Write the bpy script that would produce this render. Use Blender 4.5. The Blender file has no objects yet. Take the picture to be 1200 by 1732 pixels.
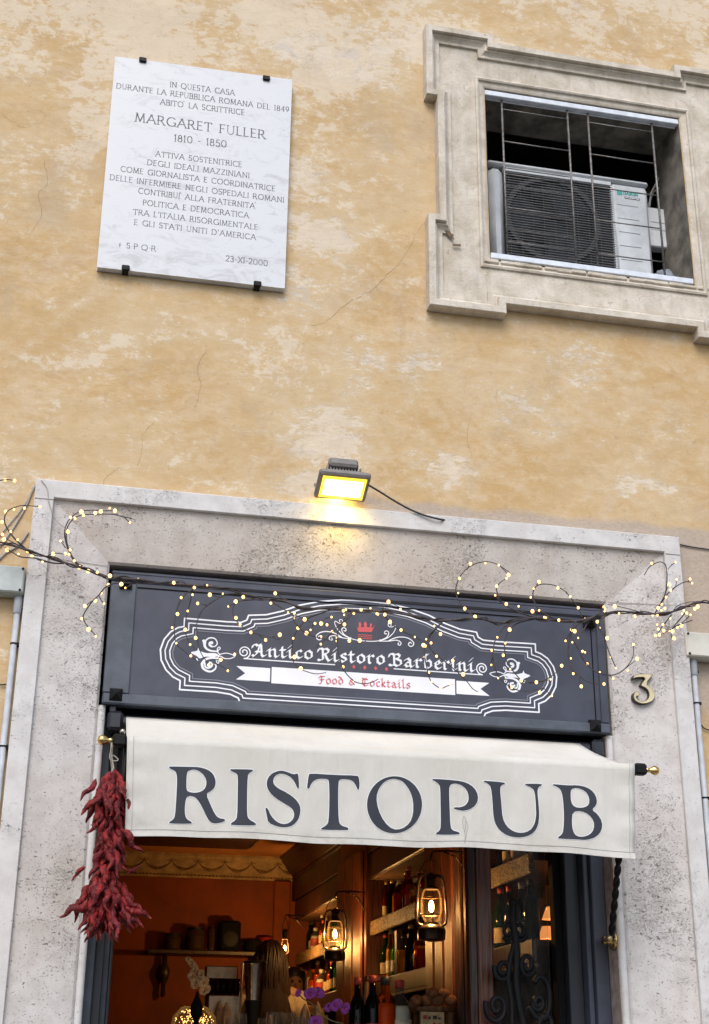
import bpy, math, random
import numpy as np
from mathutils import Vector, Matrix
from mathutils.geometry import tessellate_polygon
random.seed(7); rnd = random.random
def ru(a, b): return a + (b-a)*rnd()
scene = bpy.context.scene
C = bpy.data.collections.new('place'); scene.collection.children.link(C)

# ------------------------------------------------------------------ camera
F = 2341.8; YAW, PIT, ROL = [math.radians(v) for v in (12.26, 22.16, 0.49)]
CAM = np.array([0, -5.6, 1.6])
_ca, _sa = math.cos(YAW), math.sin(YAW)
FW = np.array([_sa*math.cos(PIT), _ca*math.cos(PIT), math.sin(PIT)])
_r0 = np.array([_ca, -_sa, 0.]); _u0 = np.cross(_r0, FW)
RT = math.cos(ROL)*_r0 + math.sin(ROL)*_u0
UP = -math.sin(ROL)*_r0 + math.cos(ROL)*_u0
cam = bpy.data.cameras.new('camera'); co = bpy.data.objects.new('camera', cam); C.objects.link(co)
cam.sensor_fit = 'VERTICAL'; cam.sensor_height = 24; cam.lens = 24*F/1732
cam.clip_start = .05; cam.clip_end = 500
M4 = Matrix.Identity(4)
for i in range(3):
    M4[i][0] = RT[i]; M4[i][1] = UP[i]; M4[i][2] = -FW[i]; M4[i][3] = CAM[i]
co.matrix_world = M4; scene.camera = co

# ------------------------------------------------------------------ light
SUN_EL, SUN_ROT = math.radians(48), math.radians(200)
w = bpy.data.worlds.new("World"); scene.world = w; w.use_nodes = True
nt = w.node_tree; bg = nt.nodes['Background']
sky = nt.nodes.new('ShaderNodeTexSky'); sky.sky_type = 'NISHITA'; sky.sun_disc = False
sky.sun_elevation = SUN_EL; sky.sun_rotation = SUN_ROT; sky.air_density = 1.0; sky.dust_density = 2.5
nt.links.new(sky.outputs[0], bg.inputs[0]); bg.inputs[1].default_value = 0.15
sl = bpy.data.lights.new('sun', 'SUN'); sl.energy = 1.3; sl.angle = math.radians(35); sl.color = (1, .97, .94)
so = bpy.data.objects.new('sun', sl); C.objects.link(so)
sd = Vector((math.sin(SUN_ROT)*math.cos(SUN_EL), math.cos(SUN_ROT)*math.cos(SUN_EL), math.sin(SUN_EL)))
so.rotation_euler = sd.to_track_quat('Z', 'Y').to_euler(); so.location = (-3, -8, 12)
scene.view_settings.view_transform = 'Standard'; scene.view_settings.look = 'None'
scene.view_settings.gamma = 1; scene.view_settings.use_curve_mapping = False
scene.view_settings.exposure = 0.53
scene.render.engine = 'CYCLES'
scene.cycles.max_bounces = 8; scene.cycles.transparent_max_bounces = 12
scene.cycles.sample_clamp_indirect = 4

# ------------------------------------------------------------------ helpers
def at(x, y, Y=0.):
    d = RT*(x-600)/F - UP*(y-866)/F + FW
    return CAM + d*((Y-CAM[1])/d[1])
def atv(x, y, Y=0.): return Vector(at(x, y, Y))
def zm(ox, oy, s): return lambda x, y: (ox + x/s, oy + y/s)

def props(o, label=None, cat=None, group=None, kind=None):
    if label: o['label'] = label
    if cat: o['category'] = cat
    if group: o['group'] = group
    if kind: o['kind'] = kind
    return o
def thing(name, label, cat, loc=(0, 0, 0), group=None, rz=0):
    o = bpy.data.objects.new(name, None); C.objects.link(o); o.empty_display_size = .05
    o.location = loc; o.rotation_euler = (0, 0, rz); o['org'] = [float(v) for v in loc]
    return props(o, label, cat, group)
def copytree(o, parent=None):
    c = o.copy(); C.objects.link(c)
    if parent: c.parent = parent
    for ch in list(o.children): copytree(ch, c)
    return c
class MB:
    def __init__(s): s.v = []; s.f = []
    def add(s, vs, fs):
        n = len(s.v); s.v += [tuple(v) for v in vs]; s.f += [tuple(i+n for i in f) for f in fs]; return s
    def box(s, x0, x1, y0, y1, z0, z1, M=None):
        vs = [Vector((x, y, z)) for x in (x0, x1) for y in (y0, y1) for z in (z0, z1)]
        if M: vs = [M @ v for v in vs]
        return s.add(vs, [(0, 1, 3, 2), (4, 6, 7, 5), (0, 4, 5, 1), (2, 3, 7, 6), (0, 2, 6, 4), (1, 5, 7, 3)])
    def bbox(s, x0, x1, y0, y1, z0, z1, b=.004, M=None):   # box with chamfered edges
        c = ((x0+x1)/2, (y0+y1)/2, (z0+z1)/2); h = ((x1-x0)/2, (y1-y0)/2, (z1-z0)/2); b = min(b, min(h)*.9)
        vs = []; idx = {}
        for sx in (-1, 1):
            for sy in (-1, 1):
                for sz in (-1, 1):
                    for k in range(3):
                        q = [h[0]-b, h[1]-b, h[2]-b]; q[k] = h[k]
                        idx[(sx, sy, sz, k)] = len(vs)
                        v = Vector((c[0]+sx*q[0], c[1]+sy*q[1], c[2]+sz*q[2])); vs.append(M @ v if M else v)
        fs = []
        g = lambda t, k: idx[(t[0], t[1], t[2], k)]
        for k in range(3):
            a, b2 = (k+1) % 3, (k+2) % 3
            for sg in (-1, 1):
                f = []
                for (p, q) in ((-1, -1), (1, -1), (1, 1), (-1, 1)):
                    t = [0, 0, 0]; t[k] = sg; t[a] = p; t[b2] = q; f.append(g(t, k))
                fs.append(f if sg > 0 else f[::-1])
            for p in (-1, 1):       # edges along k
                for q in (-1, 1):
                    t0 = [0, 0, 0]; t0[k] = -1; t0[a] = p; t0[b2] = q; t1 = list(t0); t1[k] = 1
                    f = [g(t0, a), g(t1, a), g(t1, b2), g(t0, b2)]; fs.append(f if p*q < 0 else f[::-1])
        for t in [(x, y, z) for x in (-1, 1) for y in (-1, 1) for z in (-1, 1)]:
            f = [g(t, 0), g(t, 1), g(t, 2)]; fs.append(f if t[0]*t[1]*t[2] > 0 else f[::-1])
        return s.add(vs, fs)
    def tube(s, P, r, n=8, caps=True, close=False):
        P = [Vector(p) for p in P]; R = r if hasattr(r, '__len__') else [r]*len(P); vs = []; N = len(P)
        u = None
        for i, p in enumerate(P):
            t = (P[(i+1) % N]-P[i-1]) if close else (P[min(i+1, N-1)]-P[max(i-1, 0)])
            if t.length < 1e-9: t = Vector((0, 0, 1))
            t.normalize()
            if u is None: u = t.orthogonal().normalized()
            else:
                u = u - t*u.dot(t); u = u.normalized() if u.length > 1e-6 else t.orthogonal().normalized()
            b = t.cross(u)
            for k in range(n):
                a = 2*math.pi*k/n; vs.append(p + (u*math.cos(a)+b*math.sin(a))*R[i])
        fs = []
        for i in range(N if close else N-1):
            j = (i+1) % N
            for k in range(n): fs.append((i*n+k, i*n+(k+1) % n, j*n+(k+1) % n, j*n+k))
        if caps and not close: fs += [tuple(range(n))[::-1], tuple(range((N-1)*n, N*n))]
        return s.add(vs, fs)
    def lathe(s, prof, c=(0, 0, 0), n=16, M=None, sx=1, sy=1):
        vs = []
        for r, z in prof:
            for k in range(n):
                a = 2*math.pi*k/n; v = Vector((r*math.cos(a)*sx, r*math.sin(a)*sy, z))
                if M: v = M @ v
                vs.append(v+Vector(c))
        fs = []
        for i in range(len(prof)-1):
            for k in range(n): fs.append((i*n+k, i*n+(k+1) % n, (i+1)*n+(k+1) % n, (i+1)*n+k))
        if prof[0][0] > 1e-4: fs.append(tuple(range(n))[::-1])
        if prof[-1][0] > 1e-4: fs.append(tuple(range((len(prof)-1)*n, len(prof)*n)))
        return s.add(vs, fs)
    def ball(s, c, r, n=10, m=6, sc=(1, 1, 1)):
        return s.lathe([(max(r*math.sin(math.pi*i/m), 1e-5), -r*math.cos(math.pi*i/m)*sc[2]) for i in range(m+1)], c, n, sx=sc[0], sy=sc[1])
    def plate(s, polys, y0, y1):     # polys [(x,z)..] outer first then holes, extruded y0 (front) to y1 (back)
        L = [[Vector((x, z, 0)) for x, z in p] for p in polys]
        flat = [q for p in polys for q in p]; n = len(flat); tri = tessellate_polygon(L)
        vs = [(x, y0, z) for x, z in flat] + [(x, y1, z) for x, z in flat]; fs = []
        for t in tri:
            a, b, c = [flat[i] for i in t]
            if (b[0]-a[0])*(c[1]-a[1])-(b[1]-a[1])*(c[0]-a[0]) < 0: t = t[::-1]
            fs.append(tuple(t)); fs.append(tuple(i+n for i in t[::-1]))
        k = 0
        for p in polys:
            m = len(p)
            for i in range(m): j = (i+1) % m; fs.append((k+i, k+j, k+j+n, k+i+n))
            k += m
        return s.add(vs, fs)
    def build(s, name, m, parent=None, smooth=False, label=None, kind=None, autos=None):
        org = Vector((0, 0, 0))
        if parent is not None:
            r = parent
            while r.parent: r = r.parent
            if 'org' in r: org = Vector(r['org'])
        me = bpy.data.meshes.new(name); me.from_pydata([tuple(Vector(v)-org) for v in s.v], [], s.f)
        me.validate(); me.update()
        if smooth: me.polygons.foreach_set('use_smooth', [True]*len(me.polygons))
        if autos:
            me.polygons.foreach_set('use_smooth', [True]*len(me.polygons))
            try: me.set_sharp_from_angle(angle=math.radians(autos))
            except Exception: pass
        o = bpy.data.objects.new(name, me); C.objects.link(o); me.materials.append(m)
        if parent is not None: o.parent = parent
        if label: o['label'] = label
        if kind: o['kind'] = kind
        return o
def cat(P, k=4, closed=False):        # catmull-rom
    P = [np.array(p, float) for p in P]; n = len(P); out = []
    for i in range(n if closed else n-1):
        if closed: a, b, c, d = P[i-1], P[i], P[(i+1) % n], P[(i+2) % n]
        else: a, b, c, d = P[max(i-1, 0)], P[i], P[i+1], P[min(i+2, n-1)]
        for j in range(k):
            t = j/k; out.append(.5*((2*b)+(-a+c)*t+(2*a-5*b+4*c-d)*t*t+(-a+3*b-3*c+d)*t**3))
    if not closed: out.append(P[-1])
    return out
def chaikin(P, n=1):
    for _ in range(n):
        Q = []
        for i in range(len(P)):
            a, b = np.array(P[i], float), np.array(P[(i+1) % len(P)], float); Q += [a*.75+b*.25, a*.25+b*.75]
        P = Q
    return P

# ------------------------------------------------------------------ material helpers
class NT:
    def __init__(s, name):
        s.m = bpy.data.materials.new(name); s.m.use_nodes = True; s.t = s.m.node_tree
        s.b = s.t.nodes['Principled BSDF']; s.tc = s.t.nodes.new('ShaderNodeTexCoord')
    def n(s, typ, **k):
        o = s.t.nodes.new('ShaderNode'+typ)
        for a, v in k.items():
            if hasattr(o, a): setattr(o, a, v)
        return o
    def set(s, inp, v):
        if hasattr(v, 'is_output') or isinstance(v, bpy.types.NodeSocket): s.t.links.new(v, inp)
        else: inp.default_value = v
    def math(s, op, a, b=0., c=None, clamp=False):
        o = s.n('Math', operation=op); o.use_clamp = clamp; s.set(o.inputs[0], a); s.set(o.inputs[1], b)
        if c is not None: s.set(o.inputs[2], c)
        return o.outputs[0]
    def ramp(s, v, a, b):            # smoothstep a..b -> 0..1
        o = s.n('MapRange', interpolation_type='SMOOTHSTEP'); s.set(o.inputs[0], v)
        o.inputs[1].default_value = a; o.inputs[2].default_value = b; return o.outputs[0]
    def mix(s, f, a, b):
        o = s.n('Mix', data_type='RGBA'); s.set(o.inputs[0], f)
        for i, v in ((6, a), (7, b)):
            if isinstance(v, tuple): v = (*v[:3], 1)
            s.set(o.inputs[i], v)
        return o.outputs[2]
    def co(s, scale=(1, 1, 1), rot=(0, 0, 0), loc=(0, 0, 0)):
        o = s.n('Mapping'); s.t.links.new(s.tc.outputs['Object'], o.inputs[0])
        o.inputs[1].default_value = loc; o.inputs[2].default_value = rot; o.inputs[3].default_value = scale
        return o.outputs[0]
    def noise(s, scale, vec=None, det=4, rough=.55, dist=0.):
        o = s.n('TexNoise'); s.set(o.inputs['Vector'], vec if vec is not None else s.tc.outputs['Object'])
        o.inputs['Scale'].default_value = scale; o.inputs['Detail'].default_value = det
        o.inputs['Roughness'].default_value = rough; o.inputs['Distortion'].default_value = dist
        return o.outputs[0]
    def bump(s, h, dist=.01, st=1., nrm=None):
        o = s.n('Bump'); s.set(o.inputs['Height'], h); o.inputs['Distance'].default_value = dist
        o.inputs['Strength'].default_value = st
        if nrm is not None: s.set(o.inputs['Normal'], nrm)
        s.t.links.new(o.outputs[0], s.b.inputs['Normal']); return o.outputs[0]
    def out(s, col, rough=.7, metal=0., spec=None):
        s.set(s.b.inputs['Base Color'], (*col[:3], 1) if isinstance(col, tuple) else col)
        s.set(s.b.inputs['Roughness'], rough); s.b.inputs['Metallic'].default_value = metal
        if spec is not None: s.b.inputs['Specular IOR Level'].default_value = spec
        return s.m
_mc = {}
def simple(name, col, rough=.6, metal=0., var=.15, scale=20, bump=0., col2=None, stretch=(1, 1, 1), spec=None):
    if name in _mc: return _mc[name]
    t = NT(name); n = t.noise(scale, t.co(stretch), 5, .6)
    c2 = col2 or tuple(c*(1-var*2) for c in col)
    c = t.mix(t.ramp(n, .3, .7), c2, tuple(min(c*(1+var*.5), .95) for c in col))
    if bump: t.bump(n, bump)
    r = t.math('MULTIPLY_ADD', n, .25, rough-.12)
    _mc[name] = t.out(c, r, metal, spec); return _mc[name]
def emis(name, col, st):
    t = NT(name); t.b.inputs['Base Color'].default_value = (*col, 1); t.b.inputs['Emission Color'].default_value = (*col, 1)
    t.b.inputs['Emission Strength'].default_value = st; return t.m
def glass(name, col, alpha=.25, rough=.05):
    t = NT(name); nt = t.t; o = nt.nodes['Material Output']
    tr = t.n('BsdfTransparent'); tr.inputs[0].default_value = (*col, 1)
    t.out(tuple(c*.35 for c in col), rough); fr = t.n('LayerWeight'); fr.inputs[0].default_value = .18
    f = t.math('MULTIPLY_ADD', fr.outputs['Fresnel'], .8, alpha, clamp=True)
    ms = t.n('MixShader'); t.set(ms.inputs[0], f); nt.links.new(tr.outputs[0], ms.inputs[1]); nt.links.new(t.b.outputs[0], ms.inputs[2])
    nt.links.new(ms.outputs[0], o.inputs[0]); return t.m

# ---- plaster of the facade
def plaster():
    t = NT('ochre_plaster'); O = t.tc.outputs['Object']
    sep = t.n('SeparateXYZ'); t.t.links.new(O, sep.inputs[0]); X, Z = sep.outputs[0], sep.outputs[2]
    big = t.noise(1.1, t.co((1, 1, 1.4)), 5, .6, .6)
    mid = t.noise(5.5, t.co((1, 1, 1.7)), 7, .65, .8)
    streak = t.noise(6.5, t.co((.8, 1, 1.7), rot=(0, .12, 0)), 9, .72, .5)
    fine = t.noise(60, t.co((.8, 1, 1.4)), 5, .7)
    base = t.mix(t.ramp(big, .35, .66), (.495, .335, .160), (.54, .405, .235))
    base = t.mix(t.math('MULTIPLY', t.ramp(mid, .44, .68), .55), base, (.56, .43, .29))
    pink = t.noise(2.3, t.co(loc=(4, 0, 9)), 5, .6, 1)
    base = t.mix(t.math('MULTIPLY', t.ramp(pink, .55, .72), .6), base, (.52, .39, .27))
    vert = t.noise(7, t.co((1.6, 1, .22), loc=(3, 0, 0)), 6, .6, .3)
    base = t.mix(t.math('MULTIPLY', t.ramp(vert, .52, .78), .25), base, (.44, .31, .18))
    # regions where the old limewash shows
    blobs = [(600, 350, .34, .34, 1.1), (570, 110, .42, .17, 1.0), (650, 190, .22, .2, .9), (100, 20, .5, .22, .6), (75, 335, .30, .22, .75),
             (60, 230, .22, .25, .55), (300, 15, .7, .2, .7), (840, 45, .25, .16, 1.1), (960, 50, .2, .2, .7), (1135, 60, .25, .22, 1.0), (1180, 70, .18, .16, 1.1),
             (60, 690, .35, .3, .62), (20, 780, .25, .14, .8), (140, 560, .3, .3, .4), (250, 560, .35, .3, .4), (1020, 720, .3, .2, .5), (900, 670, .2, .22, .5),
             (640, 780, .4, .2, .4), (270, 740, .25, .2, .55), (1160, 930, .14, .22, .75), (1165, 1300, .12, .2, .5), (10, 1120, .15, .25, .6), (530, 560, .4, .25, .45)]
    blobs += [(420, 40, .5, .3, .7), (200, 60, .3, .2, .55), (30, 430, .25, .25, .5), (520, 220, .2, .3, .6), (690, 470, .2, .25, .6), (1000, 620, .5, .25, .4), (430, 640, .4, .3, .4)]
    acc = None
    for px, py, rx, rz, wt in blobs:
        p = at(px, py); mp = t.n('Mapping'); t.t.links.new(O, mp.inputs[0])
        mp.inputs[3].default_value = (1/rx, .2, 1/rz); mp.inputs[1].default_value = (-p[0]/rx, 0, -p[2]/rz)
        g = t.n('TexGradient', gradient_type='SPHERICAL'); t.t.links.new(mp.outputs[0], g.inputs[0])
        v = t.math('MULTIPLY', g.outputs[1], wt); acc = v if acc is None else t.math('MAXIMUM', acc, v)
    f2 = t.noise(26, t.co((.75, 1, 1.7), rot=(0, .35, 0), loc=(3, 3, 3)), 9, .78, .6)
    f3 = t.noise(13, t.co((.9, 1, 1.2), loc=(6, 1, 0)), 9, .75, .3)
    h = t.math('MULTIPLY_ADD', acc, .46, t.math('MULTIPLY_ADD', streak, .50, t.math('MULTIPLY', mid, .34)))
    h = t.math('ADD', h, t.math('MULTIPLY_ADD', f2, .36, -.18)); h = t.math('ADD', h, t.math('MULTIPLY_ADD', f3, .34, -.17))
    soft = t.ramp(h, .37, .60)
    hard = t.ramp(h, .555, .62)
    col = t.mix(t.math('MULTIPLY', soft, .70), base, (.585, .465, .305))
    col = t.mix(t.math('MULTIPLY', hard, .66), col, t.mix(t.ramp(f2, .35, .65), (.60, .52, .41), (.70, .64, .56)))
    bb = t.math('MULTIPLY_ADD', f3, .45, t.math('MULTIPLY_ADD', f2, .25, t.math('MULTIPLY', t.noise(1.9, t.co((1, 1, 1.25), loc=(31, 0, 8)), 6, .6, .4), .55)))
    bb = t.math('ADD', bb, t.math('MULTIPLY', t.ramp(Z, 5.2, 6.8), .085)); bb = t.math('ADD', bb, t.math('MULTIPLY', t.ramp(X, .5, -.6), .05))
    col = t.mix(t.math('MULTIPLY', t.ramp(bb, .61, .78), .42), col, (.595, .485, .335))
    col = t.mix(t.math('MULTIPLY', t.ramp(bb, .715, .75), .50), col, (.68, .61, .51))
    greyn = t.noise(6, t.co(loc=(8, 0, 2)), 7, .7, .5)
    col = t.mix(t.math('MULTIPLY', t.math('MULTIPLY', t.ramp(greyn, .55, .62), t.ramp(acc, .12, .5)), .5), col, (.47, .44, .43))
    specks = t.ramp(t.noise(30, t.co((1, 1, 1.4), loc=(2, 0, 5)), 8, .78, .4), .59, .66)
    col = t.mix(t.math('MULTIPLY', specks, .6), col, (.66, .58, .46))
    dark = t.ramp(t.noise(17, t.co((1, 1, .8), loc=(12, 0, 5)), 8, .75, .2), .56, .68)
    col = t.mix(t.math('MULTIPLY', dark, .38), col, (.36, .23, .12))
    stn = t.math('MULTIPLY', t.ramp(t.noise(2.4, t.co((1, 1, .7), loc=(21, 0, 3)), 7, .68, .5), .52, .68), .38)
    col = t.mix(stn, col, (.40, .31, .215))
    # rusty rain marks under the plaque clips, grime under the window ledge
    for (xa, za, wx, hz, kk) in ((at(213, 470)[0], 5.02, .035, .34, .5), (at(436, 490)[0], 5.02, .03, .22, .35), (2.35, 5.02, .45, .30, .5), (2.75, 5.02, .12, .75, .35), (.42, 5.03, .42, .10, .35)):
        mx = t.math('SUBTRACT', 1., t.math('DIVIDE', t.math('ABSOLUTE', t.math('SUBTRACT', X, xa)), wx), clamp=True)
        mz = t.math('MULTIPLY', t.ramp(Z, za-hz, za), t.math('LESS_THAN', Z, za+.06))
        col = t.mix(t.math('MULTIPLY', t.math('MULTIPLY', mx, mz), t.math('MULTIPLY', t.ramp(t.noise(14, t.co((2, 1, .2)), 5, .6), .3, .65), kk)), col, (.36, .22, .13))
    # cement band over the portal
    wob = t.math('MULTIPLY_ADD', t.noise(3, None, 6, .6, .3), .12, -.06)
    zz = t.math('ADD', Z, wob)
    band = t.math('SUBTRACT', 1., t.ramp(zz, 3.985, 4.03))
    band = t.math('MULTIPLY', band, t.math('MULTIPLY', t.ramp(X, -.22, -.1), t.math('SUBTRACT', 1., t.ramp(X, 2.60, 2.80))))
    band = t.math('MULTIPLY', band, t.ramp(Z, 3.0, 3.2))
    col = t.mix(t.math('MULTIPLY', band, .8), col, t.mix(t.ramp(fine, .3, .7), (.34, .29, .25), (.44, .385, .34)))
    col = t.mix(t.math('MULTIPLY', t.ramp(fine, .58, .75), .16), col, (.36, .25, .14))
    trow = t.noise(3.2, t.co(loc=(9, 1, 1)), 3, .5, .4)
    hb = t.math('MULTIPLY_ADD', hard, -.05, t.math('MULTIPLY_ADD', f2, .09, t.math('MULTIPLY_ADD', streak, .16, t.math('MULTIPLY_ADD', fine, .06, trow))))
    t.bump(hb, .022, .8)
    return t.out(col, .93, spec=.12)
M_plaster = plaster()
def travertine(name, c1=(.49, .462, .445), c2=(.58, .56, .545), dens=.0, stain=.25, st=(1, 1, 1.7)):
    t = NT(name)
    cl = t.noise(2.8, t.co((1, 1, 1.3), loc=(1, 3, 2)), 5, .65, .5); soft = t.noise(11, None, 6, .65)
    col = t.mix(t.ramp(soft, .35, .65), c1, c2)
    col = t.mix(t.math('MULTIPLY', t.ramp(t.noise(1.7, t.co(loc=(7, 0, 1)), 4), .45, .7), stain), col, (.46, .39, .33))
    col = t.mix(t.math('MULTIPLY', t.ramp(t.noise(5, t.co((1.5, 1, .3), loc=(2, 0, 6)), 5, .6), .55, .75), stain), col, (.42, .36, .31))
    p1 = t.noise(58, t.co(st), 4, .65, .6); p2 = t.noise(125, t.co(st), 3, .6, .5); p3 = t.noise(30, t.co((1, 1, 1.3), loc=(4, 4, 4)), 5, .7, 1.6)
    g = t.ramp(cl, .38, .66)
    thr = t.math('MULTIPLY_ADD', g, -.055, .668-dens)
    pit = t.ramp(t.math('SUBTRACT', p1, thr), 0, .018)
    pit2 = t.math('MULTIPLY', t.ramp(t.math('SUBTRACT', p2, t.math('ADD', thr, -.005)), 0, .02), .75)
    worm = t.math('MULTIPLY', t.math('MULTIPLY', t.ramp(t.math('ABSOLUTE', t.math('SUBTRACT', p3, .5)), .016, .004), t.ramp(cl, .5, .66)), .22)
    pp = t.math('MAXIMUM', t.math('MAXIMUM', pit, pit2), worm)
    col = t.mix(t.math('MULTIPLY', pp, .85), col, (.13, .11, .10))
    t.bump(t.math('SUBTRACT', t.math('MULTIPLY', soft, .2), pp), .007, .8)
    return t.out(col, .75, spec=.25)
M_trav = travertine('travertine'); M_travb = travertine('travertine_border', (.53, .515, .505), (.61, .60, .59), -.03, .10)
M_trav_shaded = travertine('travertine_lintel_shaded', (.46, .42, .385), (.55, .51, .475), .004, .5)  # stained lintel copy, also darker and warmer to paint in its downward-facing shade
def peperino():
    t = NT('weathered_window_stone'); sep = t.n('SeparateXYZ'); t.t.links.new(t.tc.outputs['Object'], sep.inputs[0])
    a = t.noise(7, t.co((1, 1, 1)), 6, .65, .4); v = t.noise(16, t.co((1.5, 1, .25)), 6, .6, .2); f = t.noise(90, None, 4, .6)
    col = t.mix(t.ramp(a, .3, .7), (.45, .40, .32), (.64, .59, .51))
    col = t.mix(t.math('MULTIPLY', t.ramp(v, .5, .75), .4), col, (.30, .255, .195))
    col = t.mix(t.math('MULTIPLY', t.ramp(t.noise(11, t.co(loc=(5, 5, 5)), 6, .7), .56, .68), .45), col, (.56, .54, .53))
    col = t.mix(t.math('MULTIPLY', t.ramp(t.noise(26, t.co(loc=(1, 5, 2)), 6, .7, 1), .62, .68), .6), col, (.24, .19, .14))
    t.bump(t.math('ADD', t.math('MULTIPLY', f, .3), a), .012, .8)
    return t.out(col, .85, spec=.2)
M_pep = peperino()
def marble():
    t = NT('veined_marble'); n = t.noise(7, t.co((1, 1, 2.2), rot=(0, .5, 0)), 8, .75, .9); n2 = t.noise(19, t.co((1, 1, 2), rot=(0, .4, 0)), 8, .7, .8)
    col = t.mix(t.ramp(n, .50, .72), (.60, .62, .645), (.45, .46, .49))
    col = t.mix(t.math('MULTIPLY', t.ramp(n2, .62, .74), .5), col, (.36, .38, .42))
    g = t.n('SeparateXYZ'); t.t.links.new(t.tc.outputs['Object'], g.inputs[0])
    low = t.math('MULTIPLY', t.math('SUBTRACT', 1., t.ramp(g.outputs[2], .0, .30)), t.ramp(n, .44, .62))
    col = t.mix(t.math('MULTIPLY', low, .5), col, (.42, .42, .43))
    return t.out(col, .38, spec=.4)
M_marble = marble()
M_black = simple('black_iron', (.009, .009, .010), .5, 0, .2, 30, .002, spec=.18)
M_blackp = simple('black_painted_frame', (.016, .018, .026), .45, 0, .15, 12)
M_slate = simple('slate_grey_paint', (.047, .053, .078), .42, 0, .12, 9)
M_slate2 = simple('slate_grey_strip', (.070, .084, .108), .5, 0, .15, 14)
M_white = simple('white_vinyl', (.78, .80, .86), .5, 0, .02, 8)
M_red = simple('red_vinyl', (.55, .09, .10), .5, 0, .05, 8)
M_greyline = simple('grey_vinyl', (.19, .20, .25), .5, 0, .02, 8)
M_ink = simple('charcoal_print', (.026, .029, .042), .7, 0, .08, 15)
M_engr = simple('engraved_grey_paint', (.17, .18, .20), .7, 0, .3, 60)
M_brass = simple('polished_brass', (.72, .50, .20), .25, 1, .15, 25)
M_brass_old = simple('aged_brass', (.55, .42, .22), .42, .85, .25, 25)
M_wood = simple('dark_stained_wood', (.040, .013, .006), .40, 0, .4, 9, .004, (.010, .005, .003), (6, 6, .6))
M_woodred = simple('reddish_stained_wood', (.13, .030, .011), .33, 0, .35, 9, .004, (.030, .009, .005), (8, 8, .5))
M_woodp = simple('pale_wood', (.19, .10, .042), .6, 0, .35, 8, .003, (.07, .034, .014), (6, 6, .6))
M_steel = simple('brushed_steel', (.55, .52, .48), .22, 1, .1, 30)
M_galv = simple('white_painted_rail', (.66, .71, .78), .45, 0, .08, 22)
M_plastic = simple('pale_plastic', (.60, .59, .52), .5, 0, .06, 10)
M_plasticb = simple('grey_green_plastic', (.42, .47, .45), .5, 0, .1, 10)
M_pvc = simple('grey_conduit_plastic', (.42, .45, .49), .5, 0, .1, 14)
M_cable = simple('black_cable', (.03, .03, .03), .6)
M_cableg = simple('dusty_grey_cable', (.35, .34, .33), .7)
M_blackhole = simple('black_and_recess_shade', (.008, .008, .009), .8, spec=.08)

# ------------------------------------------------------------------ ink mesher (flat print from strokes and outlines)
def seg_sdf(U, V, a, b, nib=None, ra=0., rb=None):
    rb = ra if rb is None else rb
    if nib is not None and (abs(nib[0])+abs(nib[1])) > 0:
        a, b, n = np.array(a, float), np.array(b, float), np.array(nib, float)
        pts = [a-n, b-n, b+n, a+n]
        ar = sum(pts[i][0]*pts[(i+1) % 4][1]-pts[(i+1) % 4][0]*pts[i][1] for i in range(4))
        if abs(ar) > 1e-9:
            if ar < 0: pts = pts[::-1]
            d = None
            for i in range(4):
                p, q = pts[i], pts[(i+1) % 4]; e = q-p; L = np.hypot(*e)
                if L < 1e-9: continue
                dd = ((U-p[0])*e[1]-(V-p[1])*e[0])/L; d = dd if d is None else np.maximum(d, dd)
            return d-ra
    ax, ay = a; dx, dy = b[0]-ax, b[1]-ay; L2 = dx*dx+dy*dy+1e-18
    t = np.clip(((U-ax)*dx+(V-ay)*dy)/L2, 0, 1)
    return np.hypot(U-ax-t*dx, V-ay-t*dy)-(ra+(rb-ra)*t)
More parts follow.
